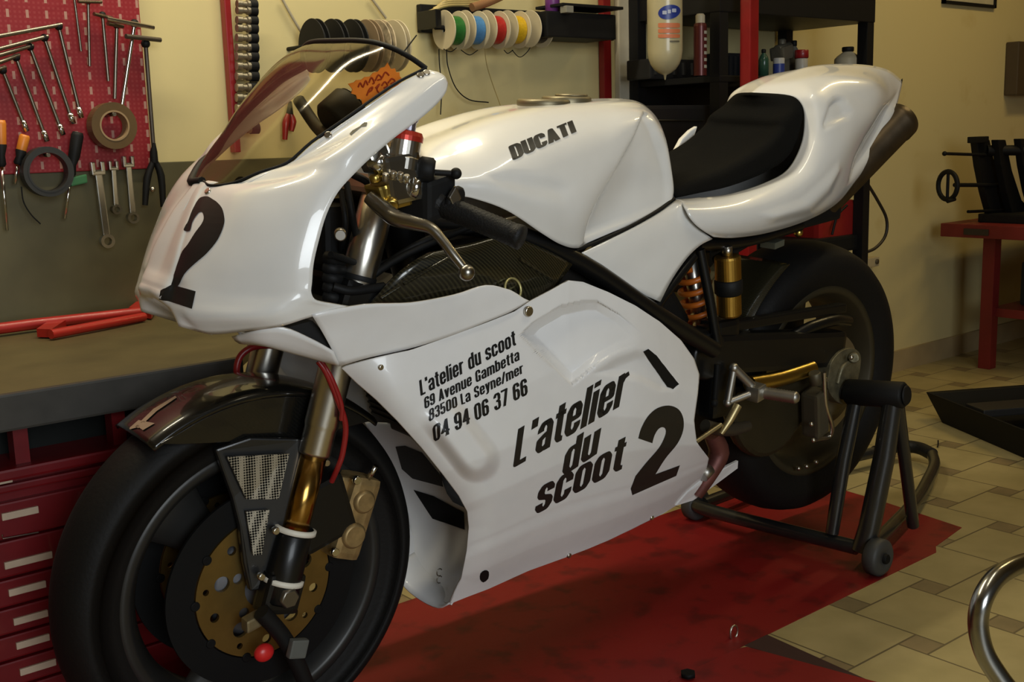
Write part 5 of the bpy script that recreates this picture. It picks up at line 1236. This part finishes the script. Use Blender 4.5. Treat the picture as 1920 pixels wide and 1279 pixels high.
# lower dark crate filling the rack below the shelf
a, b_ = WY(1215, 300, .55), WY(1405, 185, .55)
t = thing('tool_case', 'black tool case on the lower rack shelf behind the seat pad', 'case', ((a.x+b_.x)/2, .65, .52))
Mesh().box((a.x, .55, .521), (b_.x+.05, .78, 1.04), bev=.01).build('body', mat('black_case_plastic', (.008, .008, .009), .55), t)
Mesh().tube([WY(1225, 226, .545), WY(1320, 226, .545)], .003, 8).build('chrome_edge', mat('dull_edge', (.05, .05, .045), .4, .8), t)
# spray can
c = WY(1326, 150, .50); zb = 1.118
def can(name, label, c, r, h, mats, cat='can'):
    t = thing(name, label, cat, c); x = V(c)
    Mesh().lathe([(0, 0), (r, .0), (r, h*.80), (r*.9, h*.84), (r*.55, h*.86), (0, h*.86)], x, (0, 0, 1), 28, smooth=False).build('body', mats[0], t)
    Mesh().lathe([(0, h*.84), (r*.72, h*.84), (r*.72, h*.97), (r*.5, h), (0, h)], x, (0, 0, 1), 24, smooth=False).build('cap', mats[1], t)
    lb = Mesh()
    for k in range(6): lb.lathe([(r*1.004, h*(.12+.11*k)), (r*1.004, h*(.12+.11*k+.05))], x, (0, 0, 1), 10, a0=3.7, a1=5.1)
    lb.build('label_lines', mats[2], t); return t
c = WY(1326, 178, RY0-.01); c.z = 1.118
can('spray_can', 'dark red spray can with pale cap standing on the rack behind the seat', (c.x, RY0+.015, 1.118), .018, .165, (mat('dark_red_can', (.10, .018, .015), .35, .3), mat('cream_cap', (.45, .40, .28), .5), mat('white_label_print', (.38, .36, .30), .5)))
# bottles on the shelf right of the red post
def bottle(label, u, vtop, r, y, m_, mc, hgt=None):
    p = WY(u, vtop, y); h = p.z-1.118; t = thing('bottle', label, 'bottle', (p.x, y, 1.118))
    Mesh().lathe([(0, 0), (r, 0), (r, h*.62), (r*.8, h*.72), (r*.38, h*.84), (r*.36, h*.86), (0, h*.86)], (p.x, y, 1.118), (0, 0, 1), 28).build('body', m_, t)
    Mesh().cyl((p.x, y, 1.118+h*.85), (p.x, y, 1.118+h), r*.45, n=20, bev=.002).build('cap', mc, t); return t
bottle('pale plastic bottle with dark cap behind the tail of the motorcycle', 1590, 88, .042, .56, mat('pale_bottle', (.40, .36, .26), .45), BLACKM)
bottle('green glass bottle close to the right side of the red post', 1432, 92, .015, .54, mat('green_bottle', (.03, .08, .05), .2), BLACKM)
bottle('clear grey bottle with black cap behind the grey carburettor', 1489, 76, .020, .60, mat('grey_bottle', (.16, .15, .12), .3), BLACKM)
p = WY(1460, 138, .54)
t = thing('jar', 'small jar with blue and white label on the rack shelf', 'jar', (p.x, .54, 1.118))
Mesh().cyl((p.x, .54, 1.118), (p.x, .54, 1.175), .017, n=24, bev=.002).build('body', mat('white_jar', (.42, .42, .42), .4), t)
Mesh().lathe([(.0173, .012), (.0173, .04)], (p.x, .54, 1.118), (0, 0, 1), 24).build('label', mat('blue_label', (.03, .05, .25), .4), t)
p = WY(1503, 100, .54)
t = thing('jar', 'jar with wide red lid and white label on the rack shelf', 'jar', (p.x, .54, 1.118))
Mesh().cyl((p.x, .54, 1.118), (p.x, .54, p.z-.015), .019, n=24, bev=.002).build('body', mat('white_jar_dirty', (.40, .38, .33), .4), t)
Mesh().cyl((p.x, .54, p.z-.015), (p.x, .54, p.z+.010), .021, n=24, bev=.002).build('lid', RED, t)
p = WY(1466, 96, .585)
t = thing('carburettor', 'grey cast carburettor lying on top of the jars on the rack', 'carburettor', (p.x, .585, 1.118))
mb = Mesh(); mb.obox((p.x, .585, p.z-.005), (.028, 0, .006), (0, .025, 0), (-.004, 0, .020), bev=.008); mb.cyl((p.x-.03, .58, p.z), (p.x+.03, .58, p.z+.012), .017, n=20, bev=.003); mb.cyl((p.x, .585, p.z), (p.x, .585, p.z+.036), .012, n=16, bev=.003)
mb.box((p.x-.02, .57, 1.118), (p.x+.02, .60, p.z-.02), bev=.004)
mb.build('casting', mat('grey_cast_alloy', (.17, .155, .115), .5, .5, bump=.5), t)
# clear hanging bottle
c0 = WY(1247, 140, .46); r = .0455
t = thing('hanging_fluid_bottle', 'upside down translucent bottle hanging beside the rack with blue and red labels', 'bottle', (c0.x, .46, c0.z))
Mesh().lathe([(0, -.014), (.002, -.012), (.004, -.001), (r*.35, .004), (r*.62, .013), (r*.82, .026), (r*.95, .042), (r, .060), (r, .42), (r*.9, .44), (0, .44)], (c0.x, .46, c0.z), (0, 0, 1), 36).build('body', mat('milky_plastic', (.42, .37, .22), .3, coat=.3, var=.03), t)
hd = (CAM-V((c0.x, .46, 1.4))); ang = math.atan2(-hd.y, -hd.x)
def lab(name, u0, u1, v0, v1, m_, oval=False):
    mb = Mesh(); cu, cv = (u0+u1)/2, (v0+v1)/2; pts = []
    N = 28
    bm = bmesh.new(); vs = []
    for k in range(N):
        a = 2*PI*k/N
        if oval: u, v = cu+(u1-u0)/2*math.cos(a), cv+(v1-v0)/2*math.sin(a)-(u1-u0)*.06*math.cos(a)
        else:
            ca, sa = math.cos(a), math.sin(a); s = 1/max(abs(ca), abs(sa)); u, v = cu+(u1-u0)/2*ca*s, cv+(v1-v0)/2*sa*s
        d = ray(u, v).normalized(); A = d.x*d.x+d.y*d.y; ox, oy = CAM.x-c0.x, CAM.y-.46; Bq = d.x*ox+d.y*oy; Cq = ox*ox+oy*oy-(r+.0012)**2
        D = max(0, Bq*Bq-A*Cq); tt = (-Bq-math.sqrt(D))/A; pts.append(CAM+d*tt)
    R_ = 5; rings = []
    for q in range(R_+1):
        for k in range(N):
            a = 2*PI*k/N; f_ = q/R_
            if oval: u, v = cu+f_*(u1-u0)/2*math.cos(a), cv+f_*((v1-v0)/2*math.sin(a)-(u1-u0)*.06*math.cos(a))
            else:
                ca, sa = math.cos(a), math.sin(a); s = f_/max(abs(ca), abs(sa)); u, v = cu+(u1-u0)/2*ca*s, cv+(v1-v0)/2*sa*s
            d = ray(u, v).normalized(); A = d.x*d.x+d.y*d.y; ox, oy = CAM.x-c0.x, CAM.y-.46; Bq = d.x*ox+d.y*oy; Cq = ox*ox+oy*oy-(r+.0012)**2
            D = max(0, Bq*Bq-A*Cq); rings.append(CAM+d*((-Bq-math.sqrt(D))/A))
    mb.add(rings, [(q*N+k, q*N+(k+1) % N, (q+1)*N+(k+1) % N, (q+1)*N+k) for q in range(R_) for k in range(N)]); return mb.build(name, m_, t)
lab('blue_oval_label', 1234, 1276, 9, 36, mat('blue_oval', (.015, .03, .20), .35), True)
bl_ = mat('label_white_print', (.35, .38, .5), .4)
for k, (u0, u1, v0, v1) in enumerate([(1242, 1250, 20, 27), (1252, 1258, 18, 25), (1260, 1268, 16, 23)]): lab('logo_stroke', u0, u1, v0, v1, bl_).data.transform(Matrix.Translation((ray(1250, 20).normalized()*-.001)))
for k, (v0, v1) in enumerate([(43, 52), (54, 62), (64, 71)]): lab('red_print', 1234, 1275, v0, v1, mat('faded_red_print', (.50, .15, .06), .5))
lab('small_print', 1256, 1274, 76, 79, mat('dark_print', (.10, .09, .06), .5))

# under the tail: red machine, hose, outlet
a, b_ = WY(1535, 470, .52), WY(1606, 372, .52)
t = thing('compressor', 'red machine housing with black base on the low rack shelf behind the tail', 'machine', ((a.x+b_.x)/2, .62, .52))
Mesh().box((a.x, .52, a.z+.01), (b_.x, .72, b_.z), bev=.02).build('housing', mat('red_housing', (.24, .012, .01), .4, coat=.2), t)
a2, b2 = WY(1490, 474, .50), WY(1618, 438, .50)
Mesh().box((a2.x, .50, a2.z-.02), (b2.x, .74, b2.z), bev=.01).build('base', BLACKM, t)
Mesh().tube([WY(1560, 440, .50), WY(1570, 405, .50), WY(1588, 385, .50)], .004, 8, sub=4).build('cable', BLACKM, t)
o = Mesh().tube([WY(u, v, .515) for u, v in [(1619, 328), (1624, 340), (1645, 375), (1662, 410), (1660, 442), (1640, 466), (1610, 477)]], .0052, 10, sub=5).build('black_hose', mat('black_hose', (.02, .014, .010), .5)); tag(o, 'thin black hose looping out beside the rack post behind the rear tyre', 'hose')
a = WY(1637, 489, WALLY-.02)
t = thing('wall_outlet', 'small cream outlet box low on the wall above the rear tyre', 'outlet', (a.x, WALLY-.02, a.z-.03))
Mesh().box((a.x-.05, WALLY-.03, a.z-.022), (a.x+.028, WALLY-.002, a.z+.014), bev=.004).build('box', mat('cream_outlet', (.45, .37, .22), .5), t)
Mesh().lathe([(0, -.004), (.010, -.004), (.010, 0)], (a.x+.008, WALLY-.031, a.z-.003), YA, 16).build('opening', mat('dark_outlet_hole', (.08, .06, .03), .6), t)
# wall picture and box at the right
a, b_ = WY(1770, 6, WALLY-.012), WY(1868, 9, WALLY-.012)
t = thing('picture_frame', 'dark thin picture frame high on the right part of the wall', 'picture', (a.x, WALLY-.012, a.z))
fr_ = Mesh(); H = .35; w_ = .012
for lo, hi in [((a.x, 0, a.z), (b_.x, 0, a.z+w_)), ((a.x, 0, a.z+H), (b_.x, 0, a.z+H+w_)), ((a.x, 0, a.z), (a.x+w_, 0, a.z+H)), ((b_.x-w_, 0, a.z), (b_.x, 0, a.z+H))]:
    fr_.box((lo[0], WALLY-.014, lo[2]), (hi[0], WALLY-.001, hi[2]))
fr_.build('frame', BLACKM, t)
Mesh().box((a.x+w_, WALLY-.006, a.z+w_), (b_.x-w_, WALLY-.002, a.z+H)).build('print', mat('pale_print', (.5, .45, .3), .5), t)
a, b_ = WY(1907, 178, WALLY-.06), WY(1960, 80, WALLY-.06)
t = Mesh().box((a.x, WALLY-.06, a.z), (b_.x, WALLY-.002, b_.z), bev=.006).build('wall_box', mat('dark_brown_box', (.06, .04, .02), .5)); tag(t, 'dark box on the wall at the right photo edge', 'box')

# ---------------------------------------------------------------- red table with balancing stand
TX = WY(1772, 430, .74).x; TZ = WY(1772, 419, .74).z
tb = thing('work_table', 'red steel work table at the right wall carrying a black stand', 'table', (TX+.45, .35, 0))
REDTB = mat('dull_red_table_paint', (.17, .012, .010), .5, var=.15, scale=8)
Mesh().box((TX, -.05, TZ-.052), (TX+1.2, .76, TZ), bev=.004).build('tabletop', REDTB, tb)
Mesh().box((TX-.004, .56, TZ-.040), (TX, .66, TZ-.016)).build('name_plate', mat('dark_plate', (.03, .02, .015), .4), tb)
lg = WZ(1850, 690, 0)
for x, y in ((lg.x, lg.y), (lg.x, .02), (TX+1.1, lg.y), (TX+1.1, .02)):
    Mesh().box((x-.025, y-.025, 0), (x+.025, y+.025, TZ-.05), bev=.003).build('leg', REDTB, tb)
Mesh().box((lg.x, .02, .21), (TX+1.1, lg.y, .245), bev=.003).build('shelf', REDTB, tb)
o = Mesh().box((lg.x+.12, .25, .2465), (lg.x+.5, .55, .42), bev=.01).build('dark_box', mat('dark_teal_box', (.012, .016, .016), .5)); tag(o, 'dark box on the lower shelf of the red table', 'box')
st_ = thing('balancing_stand', 'black cast stand with three curved ribs and a handwheel on the red table', 'stand', (TX+.2, .45, TZ))
BX_ = .62
ribs = [([(1832, 262), (1838, 310), (1848, 360), (1862, 412)], [(1856, 262), (1866, 310), (1880, 362), (1900, 408)], BX_), ([(1872, 262), (1878, 310), (1888, 360), (1900, 405)], [(1886, 262), (1898, 320), (1916, 375), (1940, 400)], BX_-.05), ([(1914, 260), (1920, 310), (1930, 360), (1942, 400)], [(1935, 260), (1945, 320), (1960, 375), (1980, 400)], BX_-.10)]
for l, r_, y in ribs:
    poly = [WY(u, v, y) for u, v in l]+[WY(u, v, y) for u, v in reversed(r_)]
    Mesh().prism(poly, (0, .03, 0)).build('rib', BLACKM, st_, bevel=.003)
a, b_ = WY(1830, 262, BX_), WY(1856, 262, BX_)
Mesh().obox(WY(1834, 262, BX_), (.045, 0, .0), (0, .02, 0), (0, 0, .012), bev=.004).build('rib_head', BLACKM, st_)
a, b_ = WY(1850, 282, BX_), WY(1940, 282, BX_-.12); Mesh().tube([a, b_], .020, 12).build('top_bar', BLACKM, st_)
a = WY(1862, 412, BX_); 
Mesh().box((TX+.1, .25, TZ), (TX+.55, .66, TZ+.035), bev=.006).build('base', BLACKM, st_)
for pts, r_, m_ in [([(1771, 288), (1860, 291)], .006, BLACKM), ([(1790, 347), (1880, 347)], .008, BLACKM), ([(1815, 397), (1882, 394)], .006, DKSTEEL)]:
    Mesh().tube([WY(u, v, BX_) for u, v in pts], r_, 12).build('rod', m_, st_)
Mesh().sphere(WY(1771, 288, BX_), .009).build('rod_knob', BLACKM, st_)
hc = WY(1777, 348, BX_); Mesh().tube([hc+V((.0, .045*math.sin(2*PI*k/28), .052*math.cos(2*PI*k/28)))+V((.012*math.sin(2*PI*k/28), 0, 0)) for k in range(29)], .009, 10, cap=False).build('handwheel', BLACKM, st_)
sp_ = Mesh(); sp_.tube([hc+V((0, 0, -.05)), hc+V((0, 0, .05))], .006, 8); sp_.tube([hc+V((0, -.03, -.05)), hc+V((-.05, -.03, -.055))], .007, 8); sp_.build('handle_spoke', BLACKM, st_)

# ---------------------------------------------------------------- black tray on the tiles
a, b_ = WZ(1766, 793, 0), WZ(1935, 866, 0); e1 = (b_-a).normalized(); n_ = V((-e1.y, e1.x, 0)); n_ = n_ if n_.x > 0 else -n_
tr_ = thing('drip_tray', 'black plastic drip tray with a flared end on the tiles right of the stand', 'tray', a+n_*.15)
L = (b_-a).length*1.6; Wd = .34; h = .095
bot = [a, a+e1*L, a+e1*L+n_*Wd, a+n_*Wd]; top = [a-e1*.055-n_*.03+V((0, 0, h)), a+e1*L-n_*.03+V((0, 0, h)), a+e1*L+n_*(Wd+.03)+V((0, 0, h)), a-e1*.055+n_*(Wd+.03)+V((0, 0, h))]
cc = sum(top, V((0, 0, 0)))/4; it = [p+(cc-p)*.05 for p in top]; ib = [p+(cc-p)*.06+V((0, 0, .012)) for p in bot]
mb = Mesh(); mb.add(bot+top+it+ib, [(0, 3, 2, 1)]+[(i, (i+1) % 4, (i+1) % 4+4, i+4) for i in range(4)]+[(i+4, (i+1) % 4+4, (i+1) % 4+8, i+8) for i in range(4)]+[(i+8, (i+1) % 4+8, (i+1) % 4+12, i+12) for i in range(4)]+[(12, 13, 14, 15)], False)
mb.build('pan', mat('black_tray_plastic', (.004, .004, .004), .6, spec=.2), tr_, bevel=.003)
Mesh().obox((top[0]+top[3])/2*.5+cc*.5+V((0, 0, -.02)), e1*.05, n_*.15, (0, 0, .012), bev=.004).build('spout', mat('black_spout', (.014, .013, .012), .5), tr_)
o = Mesh().tube([WZ(1758, 838, .004), WZ(1759, 833, .006), WZ(1759, 826, .014)], .0022, 6).build('nail', DKSTEEL); tag(o, 'tiny dark nail standing on a tile near the stand handle', 'nail')

# ---------------------------------------------------------------- rear paddock stand
STB = mat('dark_grey_stand_paint', (.018, .018, .0175), .3, .2, coat=.5)
sd_ = thing('paddock_stand', 'dark single sided paddock stand holding up the rear wheel by its hub', 'stand', (1.5, -.15, 0))
pin = Mesh(); q0, q1 = V((1.395, -.185, .386)), V((1.412, -.318, .396))
pin.cyl(q0, q1, .029, n=32, bev=.005); pin.cyl(q0+(q0-q1).normalized()*.05, q0, .018, n=24); pin.cyl(q1, q1+(q1-q0).normalized()*.006, .022, n=28, bev=.003)
pin.build('axle_pin', BLACKM, sd_)
ft = V((1.352, -.262, .05)); mm = Mesh()
mm.tube([V((1.408, -.290, .375)), V((1.392, -.285, .26)), V((1.362, -.272, .10)), ft+V((0, 0, -.005))], [.022, .023, .024, .024], 20)
mm.build('upright', STB, sd_)
mm = Mesh(); mm.tube([V((1.40, -.205, .37)), WX(1582, 860, 1.37), WX(1560, 1000, 1.345)], [.017, .017, .015], 16); mm.build('inner_upright', STB, sd_)
mm = Mesh(); mm.tube([V((1.41, -.302, .375)), WZ(1712, 985, .05)], .014, 14); mm.build('rear_brace', STB, sd_)
hl = [WZ(1630, 1030, .045), WZ(1712, 945, .045), WZ(1740, 900, .045), WZ(1752, 872, .045), WZ(1748, 852, .045), WZ(1722, 840, .045), WZ(1685, 837, .045), WZ(1640, 848, .045)]
far = V((1.36, .20, .045)); mm = Mesh(); mm.tube(hl[:5], .0155, 16, sub=5); mm.build('long_handle_tube', mat('worn_stand_tube', (.11, .10, .075), .3, .8), sd_)
mm = Mesh(); mm.tube(hl[4:], .018, 16, sub=5); mm.build('handle_grip', GRIP, sd_)
mm = Mesh(); mm.tube([hl[-1], hl[-1]*.5+far*.5+V((0, .03, 0)), far], .0155, 16, sub=4); mm.build('far_tube', STB, sd_)
mm = Mesh(); mm.tube([V((1.335, .215, .045)), V((1.325, .14, .046)), V((1.335, -.06, .048)), V((1.350, -.25, .050))], .0165, 16, sub=4); mm.build('cross_tube', STB, sd_)
for y, in ((-.300,), (.22,)):
    wv = Mesh(); c = V((1.352, y, .042))
    wv.lathe([(.008, -.018), (.034, -.018), (.041, -.012), (.041, .012), (.034, .018), (.008, .018)], c, YA, 32, closed=True)
    ww = wv.build('castor_wheel', mat('grey_castor_rubber', (.045, .045, .042), .55), sd_)
    Mesh().cyl(c+V((0, -.026, 0)), c+V((0, .02, 0)), .011, n=16, bev=.002).build('axle_bolt', DKSTEEL, ww)
# chrome bent tube in the foreground
t = thing('chrome_stand', 'bent chrome tube of another stand at the lower right corner', 'stand', WZ(1840, 1330, 0))
D = 1.60
pts = [WD(1960, 1050, D+.10), WD(1915, 1058, D+.06), WD(1870, 1082, D+.02), WD(1843, 1122, D), WD(1834, 1170, D), WD(1845, 1222, D), WD(1872, 1268, D), WD(1910, 1318, D), WD(1965, 1400, D)]
e = pts[-1]; pts += [V((e.x+.02, e.y, .10)), V((e.x+.05, e.y+.01, .016)), V((e.x+.3, e.y+.06, .016))]
DCH = mat('dull_chrome', (.36, .36, .34), .22, 1.0, var=.05)
Mesh().tube(pts, .0142, 20, sub=6).build('tube', DCH, t)
p0 = pts[0]; Mesh().tube([p0, p0+V((.15, -.03, -.05)), V((p0.x+.30, p0.y-.05, .016)), V((p0.x+.45, p0.y-.03, .016))], .0142, 20, sub=5).build('tube', DCH, t)

# ---------------------------------------------------------------- orange price card tucked inside the windscreen
cd_ = thing('price_card', 'spiky fluorescent orange price card with scribbled writing behind the windscreen', 'card', (0, 0, .002), (LEAN, 0, 0))
cpts = [(653, 160), (664, 157), (668, 153), (678, 152), (684, 147), (694, 146), (700, 139), (709, 137), (714, 130), (722, 128), (727, 120), (733, 132), (741, 131), (743, 138), (749, 138), (750, 146), (757, 153), (745, 163), (733, 169), (722, 177), (708, 183), (697, 193), (686, 200), (680, 198), (678, 189), (670, 188), (668, 181), (659, 178), (661, 170)]
CYv = lambda u, v: -.122-.00018*(u-700)
front = [B(u, v, CYv(u, v)) for u, v in cpts]
Mesh().prism(front, (0, .0012, 0)).build('card_sheet', mat('fluorescent_orange_card', (1.0, .31, .03), .6, var=.03), cd_)
ink = Mesh()
for pts in [[(672, 166), (676, 158), (681, 166), (686, 154), (690, 162)], [(692, 158), (697, 148), (702, 157), (699, 160)], [(704, 154), (710, 143), (716, 150), (708, 153)], [(717, 148), (723, 138), (730, 144)], [(688, 182), (693, 170), (699, 166), (697, 172), (690, 176)], [(704, 168), (712, 160), (707, 170), (712, 178)], [(716, 163), (722, 156), (727, 163), (720, 168)], [(728, 158), (735, 150), (741, 155), (733, 160)]]:
    ink.tube([B(u, v, CYv(u, v)-.0015) for u, v in pts], .0011, 6, sub=4)
ink.build('scribbled_writing', mat('red_brown_ink', (.42, .04, .01), .6), cd_)
